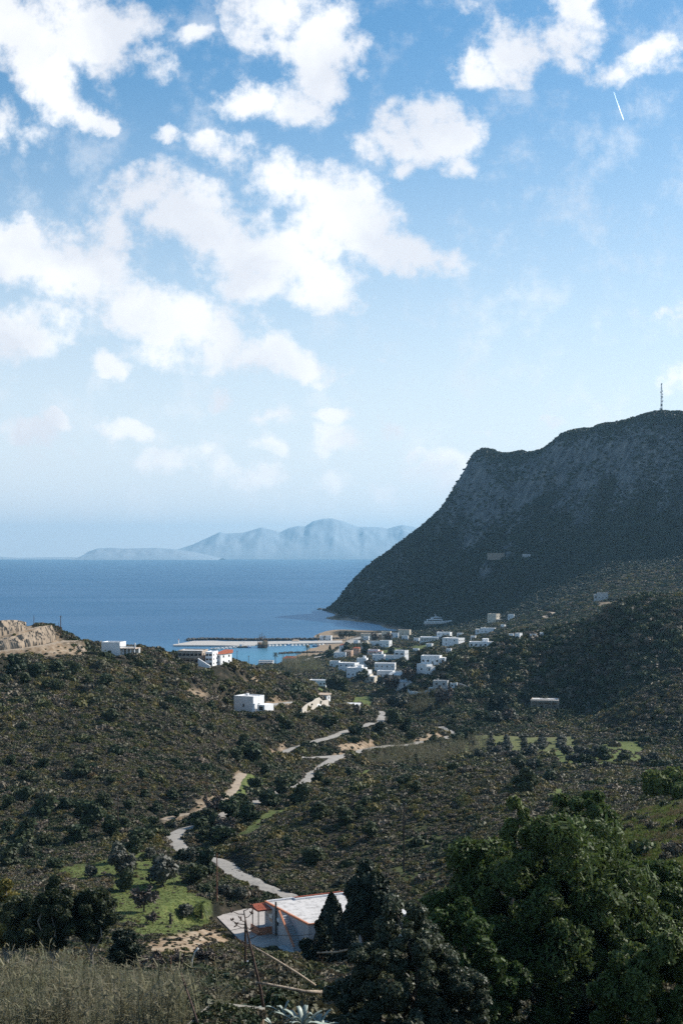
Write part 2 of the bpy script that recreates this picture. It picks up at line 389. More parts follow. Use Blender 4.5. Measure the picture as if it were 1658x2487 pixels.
ROAD_PIX = {
 'lower_road': ([(760,2215),(720,2192),(695,2174),(652,2156),(610,2139),(568,2118),(543,2099),(496,2085),(468,2076),(436,2056),(424,2036),(440,2022),(466,2012),(520,1990),(600,1955),(680,1925),(734,1907),(748,1889),(775,1868),(800,1850),(830,1837),(870,1826),(900,1819),(945,1812),(1010,1806),(1050,1800),(1080,1793),(1100,1785)], 1.9),
 'bend_road': ([(1102,1784),(1090,1778),(1078,1772),(1068,1766)], 2.6),
 'upper_road': ([(822,1838),(780,1838),(740,1838),(712,1835),(692,1828),(706,1820),(740,1811),(800,1792),(830,1780),(870,1768),(900,1757),(924,1746),(928,1738),(912,1732),(880,1729)], 1.9),
 'house_track': ([(655,1712),(690,1708),(720,1706),(760,1712)], 1.8),
 'farm_track': ([(398,1998),(440,1985),(480,1968),(520,1950),(556,1930),(572,1905),(590,1880)], 1.5),
 'valley_lane': ([(954,1716),(952,1700),(960,1688),(985,1683),(1010,1690),(1040,1683),(1056,1676)], 1.8),
 'shore_road': ([(700,1612),(735,1604),(775,1596),(815,1587),(838,1572),(848,1560),(862,1552),(890,1545),(930,1538)], 5.5),
 'mountain_track': ([(1310,1482),(1330,1487),(1345,1492),(1322,1497),(1340,1503)], 2.6),
}
LINES = {}
for nm, (pix, w) in ROAD_PIX.items():
    LINES[nm] = (ground_line(pix, 9 if nm != 'terrace_road' else 5), w); level(*LINES[nm])
# two terraced tracks cut into the bare hill at the left edge (bearing, distance, height of dip)
def cut_line(pts): 
    L_ = smooth_line([P(*p) for p in pts], 1.2); return L_
LINES['terrace_road'] = (cut_line([(-70,1585,522),(0,1581,524),(60,1574,530),(110,1566,538),(150,1559,548),(186,1556,556)]), 2.4)
LINES['upper_terrace'] = (cut_line([(-70,1556,540),(0,1546,545),(50,1533,552),(100,1522,562)]), 2.0)
level(LINES['upper_terrace'][0], 2.2, 2.2); level(LINES['terrace_road'][0], 2.6, 2.2)
for px_, py_, r_ in ((1204,1361,15),(1278,1356,8)):
    q = G(px_, py_, 1500); q.y += 5; 
    d_ = np.hypot(GWX - q.x, GY - q.y); a_ = np.clip(1 - (d_ - r_) / 10, 0, 1); ZG[:] = ZG * (1 - a_) + q.z * a_
COURT_Z = 46.4
def on_plane(px, py, z):
    Y = (H - z) * F / (py - PY0); return Vector(((px - CX) / F * Y, Y, z))
def level_disc(x, y, r, z, fall=4):
    d = np.hypot(GWX - x, GY - y); a = np.clip(1 - (d - r) / fall, 0, 1); a = a * a * (3 - 2 * a)
    ZG[:] = ZG * (1 - a) + z * a
for t in np.linspace(0, 1, 7):
    level_disc(-11 + 10 * t, 246 - 14 * t, 10, COURT_Z - .15, 5)
level_disc(-17, 240, 9, COURT_Z - .15, 5)
for q, r_ in ((P(283,1594,566),9),(P(466,1612,604),9),(P(512,1617,602),6),(P(540,1615,610),6),(P(603,1727,572),11)): level_disc(q.x, q.y, r_, q.z, 6)
def in_any(px, py, polys):
    c = np.zeros(np.shape(px), bool)
    for p in polys: c |= inside(px, py, p)
    return c
PYS = pyof(GWX, GY, ZG)
PXS = np.broadcast_to(GX[None], GY.shape)
_jx = PXS + 34 * fbm(GWX / (GY * .016), GY / 9, 4, 51); _jy = PYS + 15 * fbm(GWX / (GY * .016) + 40, GY / 9, 4, 57)
def soft(mask, k=1):
    a = mask.astype(float)
    for _ in range(k):
        a = (a + np.roll(a, 1, 0) + np.roll(a, -1, 0)) / 3; a = (a + np.roll(a, 1, 1) + np.roll(a, -1, 1)) / 3
    return a
near_ok = (GY > 150) | ((PXS > 1340) & (GY > 105))
GRASSM = in_any(_jx, _jy, GRASS) & near_ok
SOILM = (in_any(_jx, _jy, SOIL) & near_ok & ~GRASSM) | ((ZG < 1.0) & (GY > 1300))
THIN = inside(_jx, _jy, [(960,2130),(930,2070),(1000,2000),(1120,2030),(1130,2140),(1020,2180)])
ROWS = (PXS > 1122) & (PXS < 1400) & (GY > 588) & (GY < 682)
GRASSM &= ~ROWS; SOILM &= ~ROWS
GRASSG, SOILG = soft(GRASSM) + .55 * soft(THIN, 3) + soft(ROWS) * .8, soft(SOILM) + soft(ROWS) * .6

def sample(A, X, Y):
    u = np.clip((CX + X * F / Y - GX[0]) / 4.0, 0, len(GX) - 1.001); v = np.clip((np.log(Y) - GL[0]) / .0078, 0, len(GL) - 1.001)
    return A[(v + .5).astype(int), (u + .5).astype(int)]

# ---- ground material: soil, dry litter, stones and grass by cover attribute; limestone on steep faces
def ground_material(name, mountain=False):
    m, nt, b = nodes_of(name); L = nt.links.new
    tc = N(nt, 'ShaderNodeTexCoord')
    at_ = N(nt, 'ShaderNodeAttribute', attribute_name='cover')
    sep = N(nt, 'ShaderNodeSeparateColor'); L(at_.outputs['Color'], sep.inputs[0])
    def noise(sc_, det=6, rough=.6):
        n = N(nt, 'ShaderNodeTexNoise'); n.inputs['Scale'].default_value = sc_; n.inputs['Detail'].default_value = det; n.inputs['Roughness'].default_value = rough
        L(tc.outputs['Object'], n.inputs['Vector']); return n
    def mix(fac, c0, c1):
        x = N(nt, 'ShaderNodeMix', data_type='RGBA'); L(fac, x.inputs[0])
        for k, c in ((6, c0), (7, c1)):
            if isinstance(c, tuple): x.inputs[k].default_value = (*c, 1)
            else: L(c, x.inputs[k])
        return x.outputs[2]
    n1 = noise(.35 if not mountain else .06, 9, .68); n2 = noise(.06 if not mountain else .012, 5)
    base = ramp(nt, [(.3, (.010, .010, .008)), (.45, (.022, .022, .014)), (.58, (.045, .038, .026)), (.72, (.11, .085, .06))]); L(n1.outputs[0], base.inputs[0])
    gr = ramp(nt, [(.3, (.038, .052, .016)), (.45, (.08, .105, .03)), (.58, (.13, .15, .048)), (.72, (.19, .17, .09))]); L(noise(.8, 8, .7).outputs[0], gr.inputs[0])
    so = ramp(nt, [(.3, (.12, .085, .05)), (.44, (.25, .175, .11)), (.58, (.34, .265, .185)), (.72, (.42, .35, .27))]); L(noise(.5, 8, .65).outputs[0], so.inputs[0])
    c = mix(sep.outputs[1], base.outputs[0], so.outputs[0])
    c = mix(sep.outputs[0], c, gr.outputs[0])
    ge = N(nt, 'ShaderNodeNewGeometry'); sx = N(nt, 'ShaderNodeSeparateXYZ'); L(ge.outputs['Normal'], sx.inputs[0])
    ro = ramp(nt, [(.32, (.03, .034, .036)), (.46, (.075, .078, .08)), (.57, (.155, .148, .138)), (.7, (.27, .24, .20))])
    mp = N(nt, 'ShaderNodeMapping'); mp.inputs['Scale'].default_value = (.09, .09, .022); L(tc.outputs['Object'], mp.inputs['Vector'])
    nr = N(nt, 'ShaderNodeTexNoise'); nr.inputs['Scale'].default_value = 1; nr.inputs['Detail'].default_value = 9; nr.inputs['Roughness'].default_value = .7; L(mp.outputs[0], nr.inputs['Vector']); L(nr.outputs[0], ro.inputs[0])
    ad = N(nt, 'ShaderNodeMath', operation='MULTIPLY_ADD'); ad.inputs[1].default_value = .35; L(n2.outputs[0], ad.inputs[0]); L(sx.outputs[2], ad.inputs[2])
    fr = N(nt, 'ShaderNodeMapRange'); fr.inputs[1].default_value = .93; fr.inputs[2].default_value = .80; L(ad.outputs[0], fr.inputs[0])
    if mountain: c = mix(fr.outputs[0], c, ro.outputs[0])
    L(c, b.inputs['Base Color']); b.inputs['Roughness'].default_value = .95; b.inputs['Specular IOR Level'].default_value = .1
    bp = N(nt, 'ShaderNodeBump'); bp.inputs['Strength'].default_value = .9; bp.inputs['Distance'].default_value = .35 if not mountain else 2.5
    L(n1.outputs[0], bp.inputs['Height']); L(bp.outputs[0], b.inputs['Normal'])
    return m

_ny, _nx = GY.shape
_vid = np.arange(_ny * _nx).reshape(_ny, _nx)
_quads = np.stack([_vid[:-1, :-1], _vid[:-1, 1:], _vid[1:, 1:], _vid[1:, :-1]], -1).reshape(-1, 4)
_allv = np.stack([GWX, GY, ZG], -1).reshape(-1, 3)
_foot = np.interp(GX, [-420, 760, 794, 850, 900, 935, 975, 1050, 1150, 1250, 1350, 1450, 1550, 1658, 2120], [4000, 3950, 2730, 2400, 2240, 2150, 2085, 2040, 1990, 1900, 1800, 1700, 1620, 1560, 1400])
_cy = GY[:-1, :-1].ravel(); _fy = np.broadcast_to(_foot[None, :-1], (_ny - 1, _nx - 1)).ravel()
_zmax = np.maximum.reduce([ZG[:-1, :-1], ZG[1:, :-1], ZG[:-1, 1:], ZG[1:, 1:]]).ravel()
_cover = np.stack([GRASSG, SOILG, np.zeros_like(SOILG), np.ones_like(SOILG)], -1).reshape(-1, 4)
def ground_piece(name, sel, mat):
    q = _quads[sel]; used, inv = np.unique(q.ravel(), return_inverse=True)
    me = mk_mesh(name, _allv[used], inv.reshape(-1, 4), smooth=True)
    a = me.attributes.new('cover', 'FLOAT_COLOR', 'POINT'); a.data.foreach_set('color', _cover[used].astype(np.float32).ravel())
    o = link(name, me, mat); o['kind'] = 'structure'; return o
is_mtn = _cy > _fy
keep = _zmax > -9
ground_piece('terrain', ~is_mtn & keep, ground_material('ground'))
ground_piece('mountain', is_mtn & keep, ground_material('mountain_ground', True))

# ------------------------------------------------------------------ sea
def sea():
    m, nt, b = nodes_of('sea_water'); L = nt.links.new
    tc = N(nt, 'ShaderNodeTexCoord')
    mp = N(nt, 'ShaderNodeMapping'); mp.inputs['Scale'].default_value = (.0014, .0034, 1); mp.inputs['Rotation'].default_value = (0, 0, R(-8)); L(tc.outputs['Object'], mp.inputs['Vector'])
    n1 = N(nt, 'ShaderNodeTexNoise'); n1.inputs['Scale'].default_value = 1; n1.inputs['Detail'].default_value = 7; L(mp.outputs[0], n1.inputs['Vector'])
    at_ = N(nt, 'ShaderNodeAttribute', attribute_name='shallow')
    deep = ramp(nt, [(.35, (.012, .060, .115)), (.65, (.018, .075, .140))]); L(n1.outputs[0], deep.inputs[0])
    x = N(nt, 'ShaderNodeMix', data_type='RGBA'); L(at_.outputs['Fac'], x.inputs[0]); L(deep.outputs[0], x.inputs[6]); x.inputs[7].default_value = (.06, .21, .27, 1)
    L(x.outputs[2], b.inputs['Base Color'])
    rr = N(nt, 'ShaderNodeMapRange'); rr.inputs[1].default_value = .35; rr.inputs[2].default_value = .65; rr.inputs[3].default_value = .20; rr.inputs[4].default_value = .32
    L(n1.outputs[0], rr.inputs[0]); L(rr.outputs[0], b.inputs['Roughness']); b.inputs['IOR'].default_value = 1.333; b.inputs['Specular IOR Level'].default_value = .5; b.inputs['Specular Tint'].default_value = (.34, .66, 1, 1)
    w = N(nt, 'ShaderNodeTexNoise'); w.inputs['Scale'].default_value = .22; w.inputs['Detail'].default_value = 6; L(tc.outputs['Object'], w.inputs['Vector'])
    bp = N(nt, 'ShaderNodeBump'); bp.inputs['Strength'].default_value = .4; bp.inputs['Distance'].default_value = 1.6; L(w.outputs[0], bp.inputs['Height']); L(bp.outputs[0], b.inputs['Normal'])
    b.inputs['Specular IOR Level'].default_value = 0; gl = N(nt, 'ShaderNodeBsdfGlossy'); L(rr.outputs[0], gl.inputs['Roughness']); L(bp.outputs[0], gl.inputs['Normal'])
    gt = ramp(nt, [(.35, (.29, .48, .68)), (.65, (.41, .59, .77))]); L(n1.outputs[0], gt.inputs[0]); L(gt.outputs[0], gl.inputs['Color'])
    ms = N(nt, 'ShaderNodeMixShader'); ms.inputs[0].default_value = .5; L(b.outputs[0], ms.inputs[1]); L(gl.outputs[0], ms.inputs[2]); L(ms.outputs[0], nt.nodes['Material Output'].inputs['Surface'])
    xs = np.concatenate([np.linspace(-26000, -800, 22), np.linspace(-700, 500, 61), np.linspace(600, 26000, 22)])
    ys = np.concatenate([np.linspace(500, 1300, 9), np.linspace(1320, 2400, 80), np.linspace(2450, 4000, 20), np.geomspace(4200, 38000, 26)])
    XX, YY = np.meshgrid(xs, ys)
    v = np.stack([XX, YY, XX * 0], -1).reshape(-1, 3); id_ = np.arange(len(v)).reshape(XX.shape)
    me = mk_mesh('sea', v, np.stack([id_[:-1, :-1], id_[:-1, 1:], id_[1:, 1:], id_[1:, :-1]], -1).reshape(-1, 4), True)
    # shallow, sandy harbour basin and shore strip
    d = .45 * np.exp(-(((XX + 75) / 95) ** 2 + ((YY - 1560) / 130) ** 2) ** 1.5) + .6 * np.exp(-((XX - (YY - 1800) * .18 - 5) / 40) ** 2) * (YY > 1500) * (YY < 2300) + .55 * np.exp(-(((XX + 130) / 160) ** 2 + ((YY - 1480) / 240) ** 2))
    a = me.attributes.new('shallow', 'FLOAT', 'POINT'); a.data.foreach_set('value', np.clip(d, 0, 1).astype(np.float32).ravel())
    o = link('sea', me, m); o['kind'] = 'structure'
sea()

# ------------------------------------------------------------------ far island
def island(name, prof, Y0, depth, seed, light=False):
    prof = np.array(prof, float)
    xs = np.linspace(prof[0, 0], prof[-1, 0], 260); top = np.interp(xs, prof[:, 0], prof[:, 1])
    ts = np.linspace(-1, 1, 41)
    V = []
    for t in ts:
        Yv = Y0 + t * depth
        zz = np.maximum((1358.5 - top) / F * Y0, 0) * (1 - abs(t)) ** .8
        nz = 1 + .16 * fbm(xs / 24 + seed, xs * 0 + t * 3.1, 5, seed) * min(1, abs(t) * 3)
        V.append(np.stack([(xs - CX) / F * Y0 + 0 * xs, xs * 0 + Yv, zz * nz - 3], -1))
    V = np.array(V); id_ = np.arange(V.shape[0] * V.shape[1]).reshape(V.shape[:2])
    me = mk_mesh(name, V.reshape(-1, 3), np.stack([id_[:-1, :-1], id_[:-1, 1:], id_[1:, 1:], id_[1:, :-1]], -1).reshape(-1, 4), True)
    m, nt, b = nodes_of(name + '_hazed_rock'); L = nt.links.new
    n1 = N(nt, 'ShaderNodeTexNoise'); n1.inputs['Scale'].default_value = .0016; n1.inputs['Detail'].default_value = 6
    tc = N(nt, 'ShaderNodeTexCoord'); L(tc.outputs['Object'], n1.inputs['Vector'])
    r = ramp(nt, [(.4, (.30, .35, .40)), (.6, (.33, .37, .41))]); L(n1.outputs[0], r.inputs[0]); L(r.outputs[0], b.inputs['Base Color']); b.inputs['Roughness'].default_value = 1  # blue of the far haze painted into the rock colour
    o = link(name, me, m); o['kind'] = 'structure'
    return o
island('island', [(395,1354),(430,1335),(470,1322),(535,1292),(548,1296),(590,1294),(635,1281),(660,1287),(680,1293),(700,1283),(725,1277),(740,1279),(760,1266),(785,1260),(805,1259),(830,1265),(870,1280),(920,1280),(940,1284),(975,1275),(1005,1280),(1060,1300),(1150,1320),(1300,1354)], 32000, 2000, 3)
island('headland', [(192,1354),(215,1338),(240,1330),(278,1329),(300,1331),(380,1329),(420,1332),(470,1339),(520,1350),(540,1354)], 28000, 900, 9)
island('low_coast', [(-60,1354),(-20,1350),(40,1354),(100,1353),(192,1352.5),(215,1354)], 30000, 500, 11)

# ------------------------------------------------------------------ haze: even, thin air round everything on the ground
def haze():
    m = bpy.data.materials.new('haze_air'); m.use_nodes = True; nt = m.node_tree; nt.nodes.clear()
    o = N(nt, 'ShaderNodeOutputMaterial'); v = N(nt, 'ShaderNodeVolumePrincipled')
    v.inputs['Color'].default_value = (.40, .73, 1, 1); v.inputs['Density'].default_value = HAZE_D; v.inputs['Anisotropy'].default_value = .35
    nt.links.new(v.outputs[0], o.inputs['Volume'])
    ob = MB().box(-30000, 30000, -400, 39000, -90, 900).build('haze', m); ob['kind'] = 'stuff'
HAZE_D = 3.4e-5
haze()

# ------------------------------------------------------------------ sky with clouds
CLOUDS = [  # px, py, half width, half height, tilt deg, weight
 (60,60,210,150,0,1.4),(190,90,210,150,10,1.2),(110,190,190,100,40,1.3),(200,275,90,45,25,1.2),(320,60,110,110,50,.6),(385,150,55,70,60,.7),(470,95,70,34,-10,.36),(20,280,90,60,40,.45),(95,310,50,80,-20,.4),(15,330,50,50,0,.4),
 (640,30,160,120,35,1.1),(760,110,160,130,45,1.3),(800,190,110,90,0,1.1),(620,245,150,70,5,1.1),(700,265,130,70,0,.9),(870,120,60,110,10,.6),(830,40,80,70,40,.8),
 (415,345,60,28,0,.8),(560,375,110,70,20,.75),(620,350,60,60,60,.55),(690,420,110,50,15,.38),(500,350,70,30,10,.4),
 (350,470,130,95,-10,1.2),(290,520,110,80,-20,.8),(460,530,200,110,10,1.3),(620,600,260,130,15,1.4),(760,460,200,110,15,1.15),(840,540,170,130,20,1.2),(620,690,170,90,5,1.1),(790,700,150,70,-10,.9),(980,610,180,75,12,1.15),(1060,640,80,50,10,.7),
 (40,620,180,110,10,1.3),(180,660,220,130,20,1.35),(60,790,140,110,0,1.2),(320,735,220,95,25,1.25),(470,800,230,100,18,1.3),(620,860,230,60,8,1.3),(740,882,150,40,6,1.0),(400,870,140,60,10,.8),(640,790,60,80,60,.55),(285,890,85,40,5,.9),(250,640,120,60,30,.3),
 (1150,170,110,70,-10,.9),(1250,120,170,95,-15,1.3),(1370,90,130,100,20,1.0),(1400,30,110,70,30,.8),(1400,160,90,50,30,.7),(1150,20,60,40,20,.35),(1480,180,100,45,-20,.7),(1580,155,110,50,-15,.55),(1630,130,60,60,40,.5),
 (1040,290,110,110,30,1.0),(1090,330,110,80,0,1.1),(1010,360,140,60,20,.9),(980,410,60,60,0,.8),(1110,410,60,50,20,.7),(890,350,80,40,20,.55),
 (60,1058,120,42,5,1.0),(140,1030,60,26,15,.8),(300,1055,72,38,10,1.0),(200,1105,110,22,15,.4),(450,1130,180,50,3,.85),(510,1105,80,40,10,.6),(532,968,36,40,20,.7),(660,1005,105,42,8,.9),(640,980,40,40,0,.3),(650,1085,52,36,10,.7),(810,1010,60,26,5,.75),(815,1072,95,50,12,.85),(925,1025,62,48,20,.8),(922,888,34,18,0,.35),
 (1005,1110,50,26,5,.4),(1090,1130,90,42,0,.75),(1355,1035,70,26,5,.6),(1190,1048,50,20,0,.3),(1255,1012,28,18,0,.25),(1600,770,50,20,5,.5),(1655,755,30,26,0,.45),(1630,925,80,45,-20,.6),(1680,905,60,60,0,.5),
 (640,1170,260,42,3,.5),(900,1170,280,45,-3,.55),(1040,1180,200,50,0,.45),(1250,715,60,40,0,.12),(1450,370,60,50,0,.12),
]
def sky():
    w = bpy.data.worlds.new('World'); sc.world = w; w.use_nodes = True; nt = w.node_tree; nt.nodes.clear(); L = nt.links.new
    out = N(nt, 'ShaderNodeOutputWorld'); bg = N(nt, 'ShaderNodeBackground'); L(bg.outputs[0], out.inputs[0])
    st = N(nt, 'ShaderNodeTexSky', sky_type='NISHITA'); st.sun_disc = False; st.sun_elevation = SUN_EL; st.sun_rotation = SUN_AZ
    st.altitude = 100; st.air_density = 1.0; st.dust_density = SKY_DUST; st.ozone_density = 2.5
    hs = N(nt, 'ShaderNodeHueSaturation'); hs.inputs['Hue'].default_value = .491; hs.inputs['Saturation'].default_value = SKY_SAT; hs.inputs['Value'].default_value = 1; L(st.outputs[0], hs.inputs['Color'])
    tc = N(nt, 'ShaderNodeTexCoord'); sx = N(nt, 'ShaderNodeSeparateXYZ'); L(tc.outputs['Generated'], sx.inputs[0])
    yy = N(nt, 'ShaderNodeMath', operation='MAXIMUM'); yy.inputs[1].default_value = .05; L(sx.outputs[1], yy.inputs[0])
    u = N(nt, 'ShaderNodeMath', operation='DIVIDE'); v = N(nt, 'ShaderNodeMath', operation='DIVIDE')
    L(sx.outputs[0], u.inputs[0]); L(yy.outputs[0], u.inputs[1]); L(sx.outputs[2], v.inputs[0]); L(yy.outputs[0], v.inputs[1])
    cb = N(nt, 'ShaderNodeCombineXYZ'); L(u.outputs[0], cb.inputs[0]); L(v.outputs[0], cb.inputs[1])
    # ragged warp of the cloud outlines
    wn = N(nt, 'ShaderNodeTexNoise', noise_dimensions='2D'); wn.inputs['Scale'].default_value = 19; wn.inputs['Detail'].default_value = 6; wn.inputs['Roughness'].default_value = .6; L(cb.outputs[0], wn.inputs['Vector'])
    ws = N(nt, 'ShaderNodeVectorMath', operation='SUBTRACT'); ws.inputs[1].default_value = (.5, .5, .5); L(wn.outputs['Color'], ws.inputs[0])
    wm = N(nt, 'ShaderNodeVectorMath', operation='MULTIPLY_ADD'); wm.inputs[1].default_value = (.045, .038, 0); L(ws.outputs[0], wm.inputs[0]); L(cb.outputs[0], wm.inputs[2])
    acc = None
    for (px, py, a, b_, t, wt) in CLOUDS:
        mp = N(nt, 'ShaderNodeMapping', vector_type='TEXTURE')
        mp.inputs['Location'].default_value = ((px - CX) / F, (PY0 - py) / F, 0); mp.inputs['Rotation'].default_value = (0, 0, -R(t)); mp.inputs['Scale'].default_value = (a * 1.01 / F, b_ * 1.0 / F, 1)
        L(wm.outputs[0], mp.inputs['Vector'])
        g = N(nt, 'ShaderNodeTexGradient', gradient_type='SPHERICAL'); L(mp.outputs[0], g.inputs['Vector'])
        ad = N(nt, 'ShaderNodeMath', operation='MULTIPLY'); ad.inputs[1].default_value = min(1.3, wt * 1.15); L(g.outputs['Fac'], ad.inputs[0])
        if acc is not None:
            sm = N(nt, 'ShaderNodeMath', operation='SMOOTH_MAX'); sm.inputs[2].default_value = .12; L(acc, sm.inputs[0]); L(ad.outputs[0], sm.inputs[1]); acc = sm.outputs[0]
        else: acc = ad.outputs[0]
    n1 = N(nt, 'ShaderNodeTexNoise', noise_dimensions='2D'); n1.inputs['Scale'].default_value = 26; n1.inputs['Detail'].default_value = 9; n1.inputs['Roughness'].default_value = .64; L(cb.outputs[0], n1.inputs['Vector'])
    n1m = N(nt, 'ShaderNodeMath', operation='MULTIPLY_ADD'); n1m.inputs[1].default_value = 2.7; n1m.inputs[2].default_value = -1.35; L(n1.outputs[0], n1m.inputs[0])
    dn = N(nt, 'ShaderNodeMath', operation='ADD'); L(acc, dn.inputs[0]); L(n1m.outputs[0], dn.inputs[1])
    mr = N(nt, 'ShaderNodeMapRange', interpolation_type='SMOOTHSTEP'); mr.inputs[1].default_value = -.03; mr.inputs[2].default_value = .88; L(dn.outputs[0], mr.inputs[0])
    pr = N(nt, 'ShaderNodeMapRange'); pr.inputs[1].default_value = .03; pr.inputs[2].default_value = .2; L(acc, pr.inputs[0])
    cv = N(nt, 'ShaderNodeMath', operation='MULTIPLY'); L(mr.outputs[0], cv.inputs[0]); L(pr.outputs[0], cv.inputs[1])
    cm = N(nt, 'ShaderNodeMath', operation='MULTIPLY'); cm.inputs[1].default_value = .95; L(cv.outputs[0], cm.inputs[0])
    # thick cores are slightly greyer than the sunlit rims
    n2 = N(nt, 'ShaderNodeTexNoise', noise_dimensions='2D'); n2.inputs['Scale'].default_value = 11; n2.inputs['Detail'].default_value = 6; L(wm.outputs[0], n2.inputs['Vector'])
    cr = ramp(nt, [(.34, CL_LO), (.6, CL_HI)]); L(n2.outputs[0], cr.inputs[0])
    # pale band of thicker air along the horizon
    hz = N(nt, 'ShaderNodeMapRange', interpolation_type='SMOOTHERSTEP'); hz.inputs[1].default_value = .40; hz.inputs[2].default_value = -.08; hz.inputs[3].default_value = 0; hz.inputs[4].default_value = .92; L(sx.outputs[2], hz.inputs[0])
    hm = N(nt, 'ShaderNodeMix', data_type='RGBA'); L(hz.outputs[0], hm.inputs[0]); L(hs.outputs[0], hm.inputs[6]); hm.inputs[7].default_value = (*HORIZON, 1)
    mx = N(nt, 'ShaderNodeMix', data_type='RGBA'); L(cm.outputs[0], mx.inputs[0]); L(hm.outputs[2], mx.inputs[6]); L(cr.outputs[0], mx.inputs[7])
    L(mx.outputs[2], bg.inputs[0]); bg.inputs[1].default_value = SKY_STR
SKY_STR, SKY_DUST, SKY_SAT = .105, 1.0, 1.34
HORIZON = (7.3, 7.8, 8.4)
CL_LO, CL_HI = (6.6, 6.75, 7.2), (8.5, 8.5, 8.6)
sky()
sun = bpy.data.lights.new('sun', 'SUN'); sun.energy = 5.0; sun.angle = R(.53); sun.color = (1, .95, .87)
so = bpy.data.objects.new('sun', sun); COL.objects.link(so); so.rotation_euler = (-SUNV).to_track_quat('-Z', 'Y').to_euler(); so.location = (200, 200, 600)

# ------------------------------------------------------------------ camera and output
cam = bpy.data.cameras.new('camera'); co = bpy.data.objects.new('camera', cam); COL.objects.link(co); sc.camera = co
co.location = (0, 0, H); co.rotation_euler = (R(90), 0, 0)
cam.sensor_fit = 'VERTICAL'; cam.sensor_height = 24; cam.sensor_width = 16; cam.lens = 24 * F / 2487
cam.shift_y = (PY0 - 1243.5) / 2487
cam.clip_start = .5; cam.clip_end = 200000
sc.view_settings.view_transform = 'Standard'; sc.view_settings.look = 'None'; sc.view_settings.exposure = .35; sc.view_settings.gamma = 1
sc.render.resolution_x = 682; sc.render.resolution_y = 1024
sc.cycles.sample_clamp_direct = 4; sc.cycles.sample_clamp_indirect = 2; sc.cycles.max_bounces = 6; sc.cycles.diffuse_bounces = 2; sc.cycles.volume_bounces = 0; sc.cycles.transparent_max_bounces = 8
sc.cycles.use_denoising = False
# ------------------------------------------------------------------ leaf clusters
def rand_dirs(n, r=rng):
    d = r.normal(size=(n, 3)); return d / np.linalg.norm(d, axis=1, keepdims=True)
def quads_from(c, a, b):
    """quads centred at c spanned by half vectors a, b"""
    n = len(c)
    v = np.stack([c - a - b, c + a - b, c + a + b, c - a + b], 1).reshape(-1, 3)
    return v, np.arange(4 * n).reshape(n, 4)
def leaf_cloud(c, nrm, size, aspect=1.6, jitter=.9, r=rng, droop=0.):
    """leaf faces at c, roughly facing nrm, longer along a random tangent"""
    n = len(c)
    d = nrm + jitter * r.normal(size=(n, 3)) * .6; d /= np.linalg.norm(d, axis=1, keepdims=True) + 1e-9
    t = rand_dirs(n, r); t[:, 2] -= droop
    t -= d * (t * d).sum(1, keepdims=True); t /= np.linalg.norm(t, axis=1, keepdims=True) + 1e-9
    s = np.cross(d, t)
    size = np.broadcast_to(size, (n,))[:, None] * r.uniform(.6, 1.35, (n, 1))
    return quads_from(c, t * size * aspect, s * size)
def join(parts):
    vs, fs, k = [], [], 0
    for v, f in parts:
        vs.append(v); fs.append(f + k); k += len(v)
    return np.concatenate(vs), np.concatenate(fs)

# ------------------------------------------------------------------ scrub: heath, mastic and broom on every hillside
def shrub_proto(name, mat, n, leaf, flat=.75, lobes=5, seed=1, aspect=1.5):
    r = np.random.default_rng(seed)
    lc = np.concatenate([[[0, 0, .35]], np.stack([r.uniform(-.55, .55, lobes), r.uniform(-.55, .55, lobes), r.uniform(.1, .5, lobes)], 1)])
    lr = np.concatenate([[.72], r.uniform(.34, .55, lobes)])
    k = r.integers(0, len(lc), n); d = rand_dirs(n, r); d[:, 2] = np.abs(d[:, 2]) * 1.0 - .25
    rad = lr[k, None] * r.uniform(.75, 1.06, (n, 1))
    c = lc[k] + d * rad; c[:, 2] *= flat; c[:, 2] = np.maximum(c[:, 2], -.05)
    v, f = leaf_cloud(c, d, leaf, aspect, .8, r)
    me = mk_mesh(name, v, f); me.materials.append(mat)
    return bpy.data.objects.new(name, me)

M_HEATH = leaf_mat('heath_leaves', [(.056, .060, .030), (.098, .088, .055), (.155, .122, .086), (.090, .096, .044), (.19, .15, .105)], patch=.03, trans=.1, leafvar=.45)
M_MASTIC = leaf_mat('mastic_leaves', [(.024, .040, .016), (.038, .054, .022), (.056, .068, .027), (.042, .05, .026)], patch=.05, trans=.12)
M_BROOM = leaf_mat('broom_leaves', [(.07, .08, .028), (.11, .115, .04), (.18, .15, .05), (.15, .10, .045)], patch=.05, trans=.2)
M_MTN = leaf_mat('mountain_scrub_leaves', [(.016, .028, .021), (.028, .040, .027), (.062, .062, .040), (.022, .036, .024), (.05, .056, .034)], patch=.02, trans=.0)  # tones darkened and blued: the mountain's shade is put into the leaf colour
M_REED = leaf_mat('reed_leaves', [(.10, .10, .052), (.15, .14, .075), (.19, .165, .1), (.12, .14, .08)], patch=.06, trans=.3, leafvar=.45)
protos = {}
def proto_collection(name, objs):
    c = bpy.data.collections.new(name)
    for o in objs: c.objects.link(o)
    return c
PC_HILL = proto_collection('hill_scrub_sources',
    [shrub_proto('heath_a', M_HEATH, 230, .085, .7, 5, 11, 1.8), shrub_proto('heath_b', M_HEATH, 250, .08, .85, 6, 12, 1.8), shrub_proto('heath_c', M_HEATH, 200, .09, .6, 4, 13, 1.8),
     shrub_proto('mastic_a', M_MASTIC, 260, .09, .9, 6, 14), shrub_proto('mastic_b', M_MASTIC, 240, .09, .8, 5, 15), shrub_proto('broom_a', M_BROOM, 220, .08, .9, 5, 16, 2.0)])
